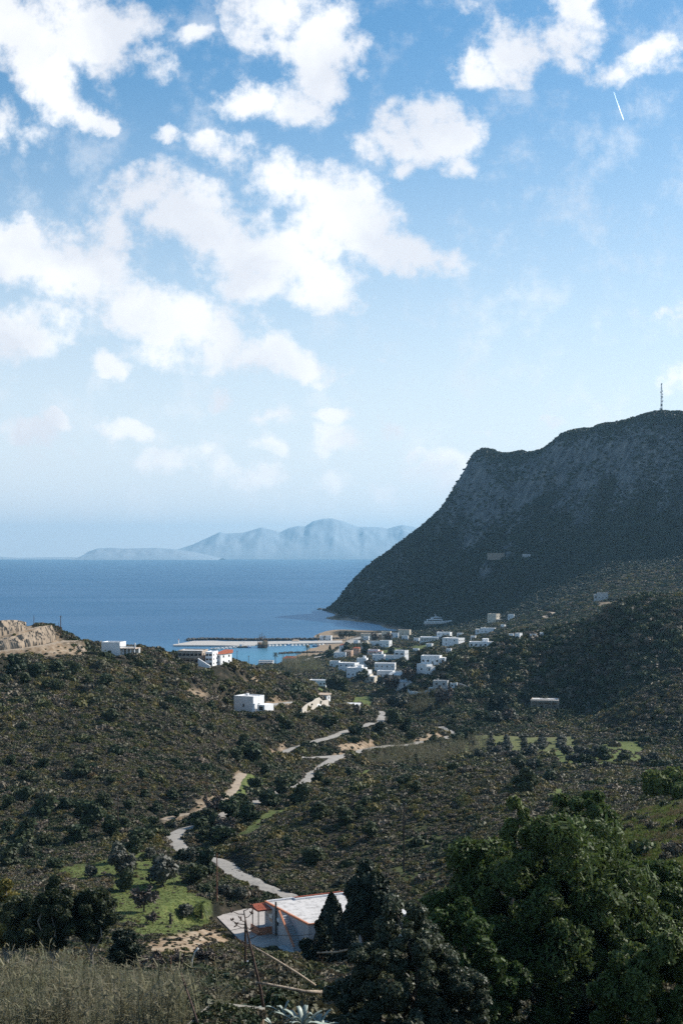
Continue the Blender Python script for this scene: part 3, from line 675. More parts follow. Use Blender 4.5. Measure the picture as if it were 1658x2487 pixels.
PC_MTN = proto_collection('mountain_scrub_sources',
    [shrub_proto('mountain_scrub_a', M_MTN, 70, .17, .75, 4, 21), shrub_proto('mountain_scrub_b', M_MTN, 70, .17, .6, 5, 22), shrub_proto('mountain_scrub_c', M_MASTIC, 70, .17, .8, 4, 23)])

def scatter(name, pts, scale, kind, coll, label=None):
    """one object of uncounted growth: sources placed on points by geometry nodes"""
    n = len(pts)
    me = bpy.data.meshes.new(name); me.vertices.add(n); me.vertices.foreach_set('co', np.asarray(pts, np.float32).ravel())
    for nm, ty, dat in (('sz', 'FLOAT', scale), ('pick', 'INT', kind), ('spin', 'FLOAT', rng.uniform(0, 2 * PI, n))):
        a = me.attributes.new(nm, ty, 'POINT'); a.data.foreach_set('value', np.asarray(dat, np.int32 if ty == 'INT' else np.float32))
    o = link(name, me); o['kind'] = 'stuff'
    if label: o['label'] = label
    g = bpy.data.node_groups.new(name, 'GeometryNodeTree')
    g.interface.new_socket('Geometry', in_out='INPUT', socket_type='NodeSocketGeometry'); g.interface.new_socket('Geometry', in_out='OUTPUT', socket_type='NodeSocketGeometry')
    L = g.links.new
    gi = g.nodes.new('NodeGroupInput'); go = g.nodes.new('NodeGroupOutput')
    ip = g.nodes.new('GeometryNodeInstanceOnPoints'); ci = g.nodes.new('GeometryNodeCollectionInfo'); ci.inputs['Collection'].default_value = coll
    ci.inputs['Separate Children'].default_value = True; ci.inputs['Reset Children'].default_value = True
    def att(nm, ty):
        a = g.nodes.new('GeometryNodeInputNamedAttribute'); a.data_type = ty; a.inputs['Name'].default_value = nm; return a.outputs[0]
    L(gi.outputs[0], ip.inputs['Points']); L(ci.outputs[0], ip.inputs['Instance']); ip.inputs['Pick Instance'].default_value = True
    L(att('pick', 'INT'), ip.inputs['Instance Index']); L(att('sz', 'FLOAT'), ip.inputs['Scale'])
    cx = g.nodes.new('ShaderNodeCombineXYZ'); L(att('spin', 'FLOAT'), cx.inputs[2]); L(cx.outputs[0], ip.inputs['Rotation'])
    L(ip.outputs[0], go.inputs[0])
    md = o.modifiers.new('scatter', 'NODES'); md.node_group = g
    return o

# clear ground: roads, courts and house plots, as strips and discs on the ground
CLEAR = []           # (x, y, radius)
def clear_path(pts, w):
    for a, b in zip(pts[:-1], pts[1:]):
        n = max(2, int((Vector(b) - Vector(a)).length / (w * .6)))
        for i in range(n): p = Vector(a).lerp(Vector(b), i / n); CLEAR.append((p.x, p.y, w))
def clear_mask(X, Y):
    c = np.zeros(len(X), bool)
    for x, y, r in CLEAR:
        c |= (X - x) ** 2 + (Y - y) ** 2 < r * r
    return c
# ------------------------------------------------------------------ roads as strips 4 cm proud of the ground
M_ROAD = wall_mat('pale_concrete_road', (.31, .285, .25), .16, .35, .95)
M_TRACK = wall_mat('dirt_track', (.36, .285, .205), .2, .3, .95)
M_LANE = wall_mat('grey_lane', (.33, .31, .28), .16, .3, .95)
def strip(name, line, w, mat):
    n = len(line); V = []; K = 5
    for i, p in enumerate(line):
        t = line[min(i + 1, n - 1)] - line[max(i - 1, 0)]; t.z = 0; t.normalize(); s = Vector((-t.y, t.x, 0))
        ww = w * (1 + .12 * math.sin(i * .37) + .08 * math.sin(i * 1.1))
        for k in range(K):
            q = p + s * ww * (k / (K - 1) * 2 - 1)
            V.append((q.x, q.y, max(float(zt(q.x, q.y)), p.z - .25) + (.07 if 0 < k < K - 1 else .02)))
    f = [(i * K + k, i * K + k + 1, (i + 1) * K + k + 1, (i + 1) * K + k) for i in range(n - 1) for k in range(K - 1)]
    o = link(name, mk_mesh(name, V, np.array(f), True), mat); o['kind'] = 'structure'
    clear_path(line[::2], w + (1.5 if line[0].y > 430 else .5))
    far = [p - Vector((0, 2.2, 0)) for p in line[::2] if p.y > 440]
    if len(far) > 1: clear_path(far, w + .6)
for nm, (ln, w) in LINES.items():
    mat = M_TRACK if nm in ('farm_track', 'terrace_road', 'upper_terrace', 'mountain_track') else M_LANE if nm in ('house_track', 'valley_lane', 'shore_road') else M_ROAD
    plain = {'lower_road': 'road', 'bend_road': 'road', 'upper_road': 'road', 'valley_lane': 'road', 'shore_road': 'road'}.get(nm, 'path')
    strip(plain, ln, w, mat)
# courtyard slab in front of the salmon house
def courtyard():
    pix = [(520,2219),(560,2211),(640,2203),(700,2200),(790,2215),(790,2262),(745,2300),(640,2302),(590,2290)]
    poly = [on_plane(x, y, COURT_Z) for x, y in pix]
    mb = MB().prism([(p.x, p.y) for p in poly][::-1], COURT_Z - .7, COURT_Z)
    o = mb.build('pavement', wall_mat('courtyard_concrete', (.42, .375, .335), .12, .3, .9)); o['kind'] = 'structure'
    for p, q in zip(poly, poly[1:] + poly[:1]): clear_path([p, q], 1.0)
    c = sum(poly, Vector()) / len(poly)
    for k in (.2, .4, .6, .8):
        ring = [c.lerp(p, k) for p in poly]
        for p, q in zip(ring, ring[1:] + ring[:1]): clear_path([p, q], 2.2)
courtyard()

# ------------------------------------------------------------------ retained hill terraces at the left edge are bare earth: keep them clear
def scatter_points(ylo, yhi, k, pxlo, pxhi, seed):
    """points with spacing k*Y, jittered in bearing and log distance"""
    r = np.random.default_rng(seed)
    rows = np.arange(math.log(ylo), math.log(yhi), k * 1.0)
    pts = []
    for l in rows:
        n = int((pxhi - pxlo) / F / k)
        px = pxlo + (np.arange(n) + r.uniform(0, 1, n)) * (pxhi - pxlo) / n
        Y = np.exp(l + r.uniform(-.5, .5, n) * k)
        pts.append(np.stack([px, Y], -1))
    return np.concatenate(pts)
def grow():
    k = .0021
    q = scatter_points(170, 1720, k, -160, 1820, 5)
    px, Y = q[:, 0], q[:, 1]; X = (px - CX) / F * Y; Z = zt(X, Y)
    py = pyof(X, Y, Z)
    ok = (Z > 1.2) & ~sample(GRASSM, X, Y) & ~sample(SOILM, X, Y)
    # more open where the ground is dry, thick in the gullies
    den = .80 + .95 * fbm(X / 11, Y / 11, 3, 71) + .3 * fbm(X / 60, Y / 60, 2, 75)
    ok &= rng.uniform(0, 1, len(X)) < den
    # sparse growth over grass and soil
    ok &= ~(sample(ROWS, X, Y) & (rng.uniform(0, 1, len(X)) < .97))
    thin = sample(THIN, X, Y) & (rng.uniform(0, 1, len(X)) < .5); ok &= ~thin
    sp = (sample(GRASSM, X, Y) | sample(SOILM, X, Y)) & (Z > 1.6) & (rng.uniform(0, 1, len(X)) < np.where(sample(SOILM, X, Y), .11, .03))
    ok |= sp
    town = (Y > 1080) & (px > 640)
    ok &= ~(town & (rng.uniform(0, 1, len(X)) < .35))
    X, Y, Z, px, py, sp = X[ok], Y[ok], Z[ok], px[ok], py[ok], sp[ok]
    c = clear_mask(X, Y); X, Y, Z, px, py, sp = X[~c], Y[~c], Z[~c], px[~c], py[~c], sp[~c]
    n = len(X)
    clump = fbm(X / 22, Y / 22, 3, 81) + .5 * fbm(X / 5, Y / 5, 2, 83)
    kind = rng.integers(0, 3, n)
    dark = clump > .28 - .25 * ((px > 1000) & (Y > 600)); kind = np.where(dark, rng.integers(3, 5, n), kind)
    kind = np.where(rng.uniform(0, 1, n) < .03, 5, kind)
    s = Y * k * np.clip(.82 * np.exp(rng.normal(0, .36, n)), .4, 1.9) * np.where(dark, 1.25, 1.0)
    big = rng.uniform(0, 1, n) < .06; s = np.where(big, s * 2.1, s)
    s = np.clip(s, .38, 4.0); s = np.where(sp, s * .7, s)
    spur = (px > 985) & (Y > 790) & (Y < 985) & (px > 1000 + (900 - Y) * .6); s = np.where(spur, s * 1.5, s)
    kind = np.where(spur & (rng.uniform(0, 1, n) < .8), rng.integers(3, 5, n), kind)  # mostly dark mastic here, its colour standing in for the spur's shade
    scatter('hillside_scrub', np.stack([X, Y, Z - .12 * s], -1), s, kind, PC_HILL, 'heath, mastic and broom scrub covering the hillsides and valley')
    # mountain
    k2 = .0020
    q = scatter_points(1720, 2860, k2, 720, 1820, 6)
    px, Y = q[:, 0], q[:, 1]; X = (px - CX) / F * Y; Z = zt(X, Y)
    e = 6.0; gx = (zt(X + e, Y) - zt(X - e, Y)) / (2 * e); gy = (zt(X, Y + e) - zt(X, Y - e)) / (2 * e); sl = np.hypot(gx, gy)
    den = np.clip(1.25 - .75 * np.clip(sl - .55, 0, 2) + .9 * fbm(X / 35, Z / 22, 3, 91), .04, .95)
    ok = (Z > 3) & (rng.uniform(0, 1, len(X)) < den); ok &= ~clear_mask(X, Y)
    X, Y, Z = X[ok], Y[ok], Z[ok]; n = len(X)
    s = Y * k2 * rng.uniform(.45, 1.0, n); kind = rng.integers(0, 3, n)
    scatter('mountain_scrub', np.stack([X, Y, Z - .15 * s], -1), s, kind, PC_MTN, 'low scrub covering the mountain above the bay')
# eroded cut banks of the two terraces on the bare hill
def bank(bot, top, seed):
    b = smooth_line([P(*p) for p in bot], .6); t_ = smooth_line([P(*p) for p in top], .6); n = 160; m = 16
    V = np.zeros((m, n, 3)); r = np.linspace(0, 1, n)
    B_ = np.array([tuple(b[int(k * (len(b) - 1))]) for k in r]); T_ = np.array([tuple(t_[int(k * (len(t_) - 1))]) for k in r])
    for j in range(m):
        u = j / (m - 1); e = u ** .75
        V[j] = B_ * (1 - u) + T_ * u; V[j, :, 2] = B_[:, 2] * (1 - e) + T_[:, 2] * e
        nz = fbm(r * 13, r * 3 + u * 4, 4, seed); V[j, :, 1] -= .35 * nz * math.sin(PI * u); V[j, :, 2] += .06 * nz * math.sin(PI * u)
    V = np.concatenate([V, V[-1:] + np.array([0, 3.5, -.6])]); m += 1
    V[0, :, 2] -= .6
    id_ = np.arange(m * n).reshape(m, n)
    o = link('hill', mk_mesh('hill', V.reshape(-1, 3), np.stack([id_[:-1, :-1], id_[:-1, 1:], id_[1:, 1:], id_[1:, :-1]], -1).reshape(-1, 4), True), M_BANK); o['kind'] = 'structure'
M_BANK = wall_mat('eroded_earth', (.30, .235, .17), .22, .2, .95, .25)
bank([(-70,1582,523),(30,1574.5,528),(70,1568,533),(110,1560,540),(138,1550,548)], [(-70,1560,528),(30,1546,532),(70,1534,537),(105,1521,544),(126,1518,549)], 5)
bank([(-70,1549,541),(0,1541,546),(40,1534,550),(66,1527,555)], [(-70,1515,546),(0,1507,549),(40,1506,554),(64,1511,557)], 9)
bank([(40,1598,520),(100,1592,530),(160,1586,540),(215,1590,548)], [(60,1577,527),(110,1569,536),(160,1561,545),(196,1562,553)], 13)
# ------------------------------------------------------------------ trees
M_BARK = wall_mat('bark', (.10, .08, .06), .3, 2.5, .95)
M_PALEBARK = wall_mat('pale_bark', (.30, .27, .22), .3, 2.0, .9)
M_EVER = leaf_mat('evergreen_leaves', [(.024, .040, .016), (.035, .052, .020), (.052, .066, .026), (.042, .048, .026)], patch=.06, trans=.2)
M_OLIVE = leaf_mat('olive_leaves', [(.05, .058, .036), (.068, .075, .05), (.06, .062, .045), (.085, .088, .062)], patch=.06, trans=.2, spec=.4)
M_CYP = leaf_mat('cypress_leaves', [(.014, .024, .012), (.020, .032, .016)], patch=.05, trans=.1)
M_PALM = leaf_mat('palm_leaves', [(.04, .05, .022), (.055, .06, .028)], patch=.05, trans=.15)
M_TWIG = leaf_mat('dry_twigs', [(.09, .07, .055), (.12, .092, .072), (.075, .062, .05)], patch=.05, leafvar=.4)
M_PINE = leaf_mat('fresh_green_leaves', [(.050, .082, .020), (.075, .104, .026), (.105, .132, .034)], patch=.4, trans=.3, leafvar=.45)
M_EUC = leaf_mat('eucalyptus_leaves', [(.038, .050, .02), (.055, .065, .026)], patch=.1, trans=.25, leafvar=.5)
M_YELL = leaf_mat('yellow_leaves', [(.2, .16, .03), (.16, .14, .035)], patch=.1, trans=.3)
M_GREY = leaf_mat('grey_green_leaves', [(.062, .074, .040), (.085, .094, .056)], patch=.1, trans=.3, spec=.3, rough=.5, leafvar=.5)

def limbs(mb, r, base, tips, r0, bend=.2):
    for t in tips:
        b = Vector(base); t = Vector(t); mid = b.lerp(t, .5) + Vector((r.uniform(-1, 1), r.uniform(-1, 1), r.uniform(0, .6))) * (t - b).length * bend
        mb.tube([b, b.lerp(mid, .55) , mid, t], [r0, r0 * .8, r0 * .55, r0 * .18], 6)
def crown_blobs(r, w, h, z0, n, flatten=.8, top=1.0):
    """lobe centres through a crown envelope of half width w between z0 and z0+h"""
    out = []
    while len(out) < n:
        x, y, z = r.uniform(-1, 1), r.uniform(-1, 1), r.uniform(-1, 1)
        if x * x + y * y + z * z > 1 or x * x + y * y + z * z < .12: continue
        k = 1 - .25 * max(z, 0) * top
        out.append((x * w * .72 * k, y * w * .72 * k, z0 + h * (.5 + z * .40)))
    return np.array(out)
def tree_mesh(seed, w, h, trunk_h, nl, leaves, leaf, mat, bark=None, lobe=.42, aspect=1.6, droop=0., trunk_r=.16, jitter=.8, shell=.72, tufts=False):
    r = np.random.default_rng(seed); rr = random.Random(seed)
    c = crown_blobs(r, w, h - trunk_h, trunk_h, nl)
    lr = r.uniform(.75, 1.25, nl) * w * lobe
    if tufts:       # crown built of many small tufts over a broad dome that reaches low
        d0 = rand_dirs(nl, r); d0[:, 2] = np.abs(d0[:, 2]) * 1.25 - .3; d0 /= np.linalg.norm(d0, axis=1, keepdims=True)
        wob = 1 + .20 * np.sin(d0[:, 0] * 4.1 + seed) * np.cos(d0[:, 1] * 3.7 + seed * 2) + .12 * np.sin(d0[:, 2] * 9 + d0[:, 0] * 7)
        q = r.uniform(.55, 1.0, nl) ** .5 * wob * .92
        c = d0 * q[:, None] * np.array([w, w, (h - trunk_h) * .70]); c[:, 2] += trunk_h + (h - trunk_h) * .32
        lr = r.uniform(.6, 1.5, nl) * w * lobe
    k = r.integers(0, nl, leaves); d = rand_dirs(leaves, r); d[:, 2] += .12
    rad = lr[k, None] * (shell + (1.06 - shell) * r.uniform(0, 1, (leaves, 1)) ** .7)
    p = c[k] + d * rad * np.array([1, 1, .82])
    v, f = leaf_cloud(p, d, leaf, aspect, jitter, r, droop)
    crown = mk_mesh('crown', v, f); crown.materials.append(mat)
    mb = MB()
    mb.tube([(0, 0, -.5), (rr.uniform(-.1, .1) * w, rr.uniform(-.1, .1) * w, trunk_h * .6), (0, 0, trunk_h + .15 * (h - trunk_h))], [trunk_r * 1.35, trunk_r, trunk_r * .8], 8)
    limbs(mb, rr, (0, 0, trunk_h * .9), [tuple(q) for q in c[:min(7, nl)]], trunk_r * .6)
    me = bpy.data.meshes.new('trunk'); me.from_pydata(mb.v, [], mb.f4 + mb.f3 + mb.fn); me.update(); me.materials.append(bark or M_BARK)
    return crown, me
def proto_tree(name, crown, trunk, loc, label, cat='tree', rz=0., group=None, s=1.0):
    t = empty(name, loc, label, cat, rz, group); t.scale = (s, s, s) if not isinstance(s, tuple) else s
    link('crown', crown, None, t); link('trunk', trunk, None, t)
    return t
def plant(name, meshes, loc, label, s=1.0, group=None, rz=None, cat='tree'):
    c, t = meshes
    o = proto_tree(name, c, t, loc, label, cat, rng.uniform(0, 6.28) if rz is None else rz, group, s)
    return o

def cypress_mesh(seed, w, h, n=900, leaf=.22):
    r = np.random.default_rng(seed); z = r.uniform(.04, 1, n); a = r.uniform(0, 2 * PI, n)
    rad = w * np.sin(np.clip(z, 0, 1) ** .75 * PI) ** .65 * r.uniform(.7, 1.08, n) * (1 + .18 * np.sin(a * 3 + z * 9))
    p = np.stack([np.cos(a) * rad, np.sin(a) * rad, z * h], -1); d = np.stack([np.cos(a), np.sin(a), 0 * a + .3], -1)
    v, f = leaf_cloud(p, d, leaf, 2.0, .6, r)
    c = mk_mesh('crown', v, f); c.materials.append(M_CYP)
    mb = MB().tube([(0, 0, -.4), (0, 0, h * .5), (0, 0, h * .9)], [.22, .16, .05], 6); me = bpy.data.meshes.new('trunk'); me.from_pydata(mb.v, [], mb.f4 + mb.f3 + mb.fn); me.materials.append(M_BARK)
    return c, me
def palm_mesh(seed, h, w, nf=26, mat=None, skirt=True):
    r = random.Random(seed); V = []; Fc = []; k = 0
    for i in range(nf):
        a = 2 * PI * i * .382 * 1.618 + r.uniform(-.2, .2); el = r.uniform(-.9, 1.2); L_ = w * r.uniform(.8, 1.1)
        n = 6; pts = []
        for j in range(n):
            t = j / (n - 1); x = L_ * t * math.cos(el * (1 - .2 * t)); z = L_ * (math.sin(el) * t - .55 * t * t)
            pts.append((x * math.cos(a), x * math.sin(a), h + z))
        for j in range(n - 1):
            p = Vector(pts[j]); q = Vector(pts[j + 1]); s = Vector((-math.sin(a), math.cos(a), 0)); ww = w * (.22 * math.sin(PI * min(.95, (j + .6) / n)))
            for sg in (-1, 1):
                for m_ in range(2):
                    u0 = p.lerp(q, m_ * .5); u1 = p.lerp(q, m_ * .5 + .38)
                    e0 = u0.lerp(q, .6) + s * sg * ww * 1.4 - Vector((0, 0, ww * .5)); 
                    V += [u0, u1, e0]; Fc.append((k, k + 1, k + 2)); k += 3
    me = bpy.data.meshes.new('crown'); me.from_pydata([tuple(p) for p in V], [], Fc); me.update(); me.materials.append(mat or M_PALM)
    mb = MB().tube([(0, 0, -.4), (.12 * w * .3, 0, h * .4), (0, .05 * w, h * .8), (0, 0, h)], [.32, .22, .2, .24], 7)
    t = bpy.data.meshes.new('trunk'); t.from_pydata(mb.v, [], mb.f4 + mb.f3 + mb.fn); t.materials.append(M_BARK)
    return me, t
def bare_mesh(seed, w, h, n=420, mat=None):
    """leafless or thinly leaved crown: many twigs"""
    r = random.Random(seed); mb = MB(); tips = []
    mb.tube([(0, 0, -.3), (0, 0, h * .3)], [.16, .12], 6)
    for i in range(9):
        a = r.uniform(0, 2 * PI); q = Vector((math.cos(a) * w * r.uniform(.3, .8), math.sin(a) * w * r.uniform(.3, .8), h * r.uniform(.55, .95))); tips.append(q)
    limbs(mb, r, (0, 0, h * .25), tips, .07)
    t = bpy.data.meshes.new('trunk'); t.from_pydata(mb.v, [], mb.f4 + mb.f3 + mb.fn); t.materials.append(M_BARK)
    rr = np.random.default_rng(seed); T = np.array([tuple(q) for q in tips])
    k = rr.integers(0, len(T), n); d = rand_dirs(n, rr); d[:, 2] = np.abs(d[:, 2]) * .8
    p = T[k] * rr.uniform(.6, 1.08, (n, 1)) + d * w * .22
    v, f = leaf_cloud(p, d, .05 * w, 4.0, 1.0, rr)
    # point twigs outwards
    c = mk_mesh('crown', v, f); c.materials.append(mat or M_TWIG)
    return c, t

KINDS = {
 'ever': [tree_mesh(101 + i, 2.6, 4.0, .5, 10, 900, .19, M_EVER, shell=.6) for i in range(3)],
 'olive': [tree_mesh(121 + i, 2.3, 3.6, .4, 12, 1100, .12, M_OLIVE, aspect=2.2, shell=.55) for i in range(3)],
 'bare': [bare_mesh(141 + i, 2.3, 4.0) for i in range(2)],
 'cypress': [cypress_mesh(151 + i, 1.0, 7.0) for i in range(2)],
 'palm': [palm_mesh(161 + i, 7.0, 2.4) for i in range(2)],
 'tam': [tree_mesh(171 + i, 2.4, 7.0, 2.6, 9, 700, .24, M_OLIVE, M_PALEBARK, shell=.55) for i in range(2)],
}
NAME = {'ever': 'evergreen_tree', 'olive': 'olive_tree', 'bare': 'leafless_tree', 'cypress': 'cypress_tree', 'palm': 'palm_tree', 'tam': 'tamarisk_tree'}
BASEH = {'ever': 4.0, 'olive': 3.9, 'bare': 4.0, 'cypress': 7.0, 'palm': 8.2, 'tam': 7.0}
BASEW = {'ever': 6.2, 'olive': 5.4, 'bare': 5.0, 'cypress': 2.0, 'palm': 4.6, 'tam': 5.6}
_cnt = {}
def put(kind, px, py, wpx, label, group=None, ymin=150, hs=1.0, Y=None):
    g = at(px, Y) if Y else G(px, py, ymin)
    if g is None: return None
    i = _cnt.get(kind, 0); _cnt[kind] = i + 1
    s = 1.2 * rng.uniform(.6, 1.35) * wpx * g.y / F / BASEW[kind]
    g.z -= .1 * s
    return plant(NAME[kind], KINDS[kind][i % len(KINDS[kind])], g, label, (s * rng.uniform(.85, 1.15), s * rng.uniform(.85, 1.15), s * hs * rng.uniform(.7, 1.1)), group)
def put_h(kind, px, py, hpx, label, group=None, ws=1.0, Y=None):
    g = at(px, Y) if Y else G(px, py, 150)
    i = _cnt.get(kind, 0); _cnt[kind] = i + 1
    s = hpx * g.y / F / BASEH[kind]
    return plant(NAME[kind], KINDS[kind][i % len(KINDS[kind])], g, label, (s * ws, s * ws, s), group)

for _k in ('ever', 'olive', 'bare'):
    pass
def groves():
    GL_ = 'dark evergreens on the left hillside'; LB = 'dark round evergreen rising from the scrub of the left hillside'
    for px, py, w in [(11,1664,34),(36,1643,50),(61,1661,50),(89,1645,44),(118,1674,48),(139,1638,46),(139,1682,48),(168,1656,42),(214,1664,36),(257,1670,38),(262,1655,34),(332,1659,36),(271,1754,45),(404,1727,30),(514,1728,30),(507,1782,26),(107,1866,50),(200,1886,55),(29,1856,44),(64,1773,30),(180,1640,30),(60,1900,44),(455,1640,24),(540,1850,36),(270,1905,40)]:
        put('ever', px, py, w, LB, GL_)
    GB = 'dark bushes along the foot of the left hillside'; LB2 = 'dense dark bushy tree at the foot of the left hillside above the meadow'
    for px, py, w in [(160,1966,62),(107,1985,60),(200,1984,60),(221,2009,62),(64,2040,54),(107,2060,56),(29,2106,50),(132,2112,62),(314,1968,38),(357,1938,34),(421,1942,38),(339,2060,52),(403,2034,48),(380,1972,44),(270,2035,52),(180,2050,60),(20,2020,56),(20,1965,50),(300,2012,48),(250,1965,44),(372,2010,46),(70,2085,48),(430,1985,34),(60,1945,46),(345,1895,36)]:
        put('ever', px, py, w, LB2, GB)
    for px, py, w, lb in [(268,2030,60,'reddish brown leafless tree at the upper end of the orchard meadow'),(350,2215,70,'grey leafless tree in the middle of the orchard meadow'),(372,2245,60,'grey twiggy bush below the leafless tree on the orchard meadow')]:
        put('bare', px, py, w, lb)
    GO = 'orchard trees on the green meadow'; LO = 'dark round fruit tree casting a long shadow on the green meadow'
    for px, py, w in [(222,2132,62),(285,2095,46),(297,2125,58),(304,2165,60),(366,2090,46),(385,2112,52),(396,2152,56),(322,2078,46),(440,2092,50),(462,2100,46),(476,2148,56),(500,2130,50),(505,2172,46)]:
        put('ever' if (px % 3) else 'olive', px, py, w, LO, GO, hs=1.15)
    put('olive', 452, 2228, 46, 'small round grey green tree left of the broad leaved yucca', hs=1.1)
    for px, py, w in [(545,2178,56),(580,2186,54)]: put('olive', px, py, w, 'grey green olive tree between the lower road and the courtyard', 'olives beside the lower road')
    # round the hairpin and along the stream
    GC = 'dark trees along the stream and hairpin road'; LC = 'dark green round tree by the stream below the hairpin road'
    for px, py, w in [(612,1848,48),(649,1886,54),(700,1886,32),(587,1972,52),(610,2000,60),(641,1952,48),(690,1930,50),(545,1940,42),(520,1972,44),(560,1990,54),(480,2020,44),(500,2045,60),(540,2050,50),(505,1995,40),(660,1960,46),(620,1920,40),(570,1855,34),(590,1815,36),(700,1868,24),(525,2010,40)]:
        put('ever', px, py, w, LC, GC)
    put('ever', 729, 1958, 66, 'bright domed tree standing alone by the road below the hairpin', hs=1.2)
    for px, py, w in [(545,2035,56),(520,1985,60)]: put('bare', px, py, w, 'brownish leafless tree beside the bend of the lower road', 'leafless trees at the road bend')
    GM = 'dark trees around the hairpin'; LM = 'dark bushy tree on the slope between the white house and the hairpin road'
    for px, py, w in [(798,1772,54),(766,1760,34),(818,1882,30),(865,1790,38),(956,1768,62),(985,1780,44),(1000,1800,34),(1076,1812,46),(1050,1812,40),(1114,1806,42),(1140,1800,34),(699,1772,42),(730,1748,30),(850,1885,30),(770,1905,50),(795,1912,36),(920,1790,34),(880,1740,30)]:
        put('ever', px, py, w, LM, GM)
    GH = 'dark shrubs on the hillock'; LH = 'dark shrub standing above the heath of the middle hillock'
    for px, py, w in [(981,1912,50),(894,1960,50),(880,1985,46),(1010,1925,30),(1270,1925,56),(1300,1905,44),(1100,1875,26),(770,1990,44),(840,2000,48),(900,2040,52),(1340,1900,40),(700,2060,44),(760,2100,48)]:
        put('ever', px, py, w, LH, GH)
    # valley floor and town gardens
    r = random.Random(5)
    GV = 'garden and valley trees'; LV = 'rounded tree among the fields and houses of the valley'
    n = 0
    while n < 62:
        px, py = r.uniform(660, 1330), r.uniform(1548, 1790)
        if py < 1560 and px < 980: continue
        if px > 1010 and 1575 < py < 1690: continue
        if px > 1120 and py < 1700: continue
        if px < 830 and py > 1690: continue
        if px > 1105 and py > 1765: continue
        if px < 1010 and py > 1760 - (px - 830) * .2: continue
        if px < 700 + (1640 - py) * 1.2 and py < 1640: continue
        if inside(np.array([px]), np.array([py]), [(820,1670),(930,1670),(930,1730),(820,1730)])[0]: continue
        g = G(px, py, 300)
        if g is None or g.z < 2.5 or sample(GRASSM, np.array([g.x]), np.array([g.y]))[0]: continue
        if clear_mask(np.array([g.x]), np.array([g.y]))[0]: continue
        k = r.choice(['ever', 'ever', 'ever', 'olive', 'olive', 'bare'])
        w = r.uniform(18, 34) * (1 if py < 1650 else 1.3)
        put(k, px, py, w, {'ever': LV, 'olive': 'grey green olive tree among the fields and houses of the valley', 'bare': 'brown leafless tree among the fields and houses of the valley'}[k], {'ever': GV, 'olive': 'valley olives', 'bare': 'leafless valley trees'}[k], hs=r.uniform(.9, 1.25)); n += 1
    # olive rows
    LR = 'olive tree standing in one of the straight rows of the valley grove'
    for px in (1146, 1190, 1230, 1272, 1316, 1362):
        for j in range(7):
            Y = 602 + j * 10.5
            put('olive', px, 0, 23 * 640 / Y, LR, 'olive trees in rows', Y=Y, hs=.8)
    LS = 'olive tree scattered on the green ground below the straight rows'
    for i in range(44):
        px, py = r.uniform(1150, 1600), r.uniform(1832, 1875)
        if px < 1250 and py > 1850: continue
        put('olive' if r.random() < .75 else 'ever', px, py, r.uniform(24, 38), LS, 'olive trees below the rows')
groves()
# ------------------------------------------------------------------ near slope: reeds, dry grass, bushes
def blade_proto(name, mat, n, h, spread, seed, lean=.35, wid=.03, segs=3):
    r = np.random.default_rng(seed); V = []; Fc = []; k = 0
    for i in range(n):
        a = r.uniform(0, 2 * PI); rad = spread * math.sqrt(r.uniform(0, 1)); bx, by = rad * math.cos(a), rad * math.sin(a)
        ln = h * r.uniform(.55, 1.1); d = r.uniform(0, 2 * PI); le = lean * r.uniform(.2, 1.4); w = wid * r.uniform(.7, 1.4); wa = r.uniform(0, 2 * PI)
        for j in range(segs + 1):
            t = j / segs; x = bx + math.cos(d) * le * ln * t * t; y = by + math.sin(d) * le * ln * t * t; z = ln * t * (1 - .25 * le * t)
            ww = w * (1 - .8 * t) + .004
            V += [(x - math.cos(wa) * ww, y - math.sin(wa) * ww, z), (x + math.cos(wa) * ww, y + math.sin(wa) * ww, z)]
            if j: Fc.append((k - 2, k - 1, k + 1, k)); 
            k += 2
    me = mk_mesh(name, V, np.array(Fc)); me.materials.append(mat)
    return bpy.data.objects.new(name, me)
def cane_proto(name, mat, n, h, spread, seed):
    """giant reed clump: leaning canes with strap leaves up the stem"""
    r = np.random.default_rng(seed); c = []; a_ = []; b_ = []
    for i in range(n):
        a = r.uniform(0, 2 * PI); rad = spread * math.sqrt(r.uniform(0, 1)); p0 = np.array([rad * math.cos(a), rad * math.sin(a), 0])
        ln = h * r.uniform(.6, 1.1); d = r.uniform(0, 2 * PI); tip = p0 + np.array([math.cos(d) * .25 * ln, math.sin(d) * .25 * ln, ln])
        ax = (tip - p0) / 2; c.append(p0 + ax); a_.append(ax); s = np.array([-math.sin(d), math.cos(d), 0]); b_.append(s * .018)
        for j in range(9):
            t = r.uniform(.3, 1.02); q = p0 + (tip - p0) * t; e = r.uniform(0, 2 * PI); L_ = r.uniform(.22, .5)
            ax = np.array([math.cos(e), math.sin(e), r.uniform(-.3, .8)]) * L_ / 2; c.append(q + ax); a_.append(ax); b_.append(np.array([-math.sin(e), math.cos(e), .2]) * .026)
    v, f = quads_from(np.array(c), np.array(a_), np.array(b_))
    me = mk_mesh(name, v, f); me.materials.append(mat); return bpy.data.objects.new(name, me)
M_DRY = leaf_mat('dry_grass_leaves', [(.16, .12, .06), (.22, .17, .09), (.12, .12, .05), (.08, .10, .03)], patch=.12, trans=.3, leafvar=.4)
M_GREEN = leaf_mat('fresh_grass_leaves', [(.09, .12, .028), (.13, .165, .04), (.19, .19, .065)], patch=.12, trans=.35, leafvar=.4)
M_BRAMBLE = leaf_mat('bramble_leaves', [(.045, .06, .022), (.08, .08, .034), (.12, .095, .06), (.07, .095, .03)], patch=.15, trans=.25, leafvar=.5)
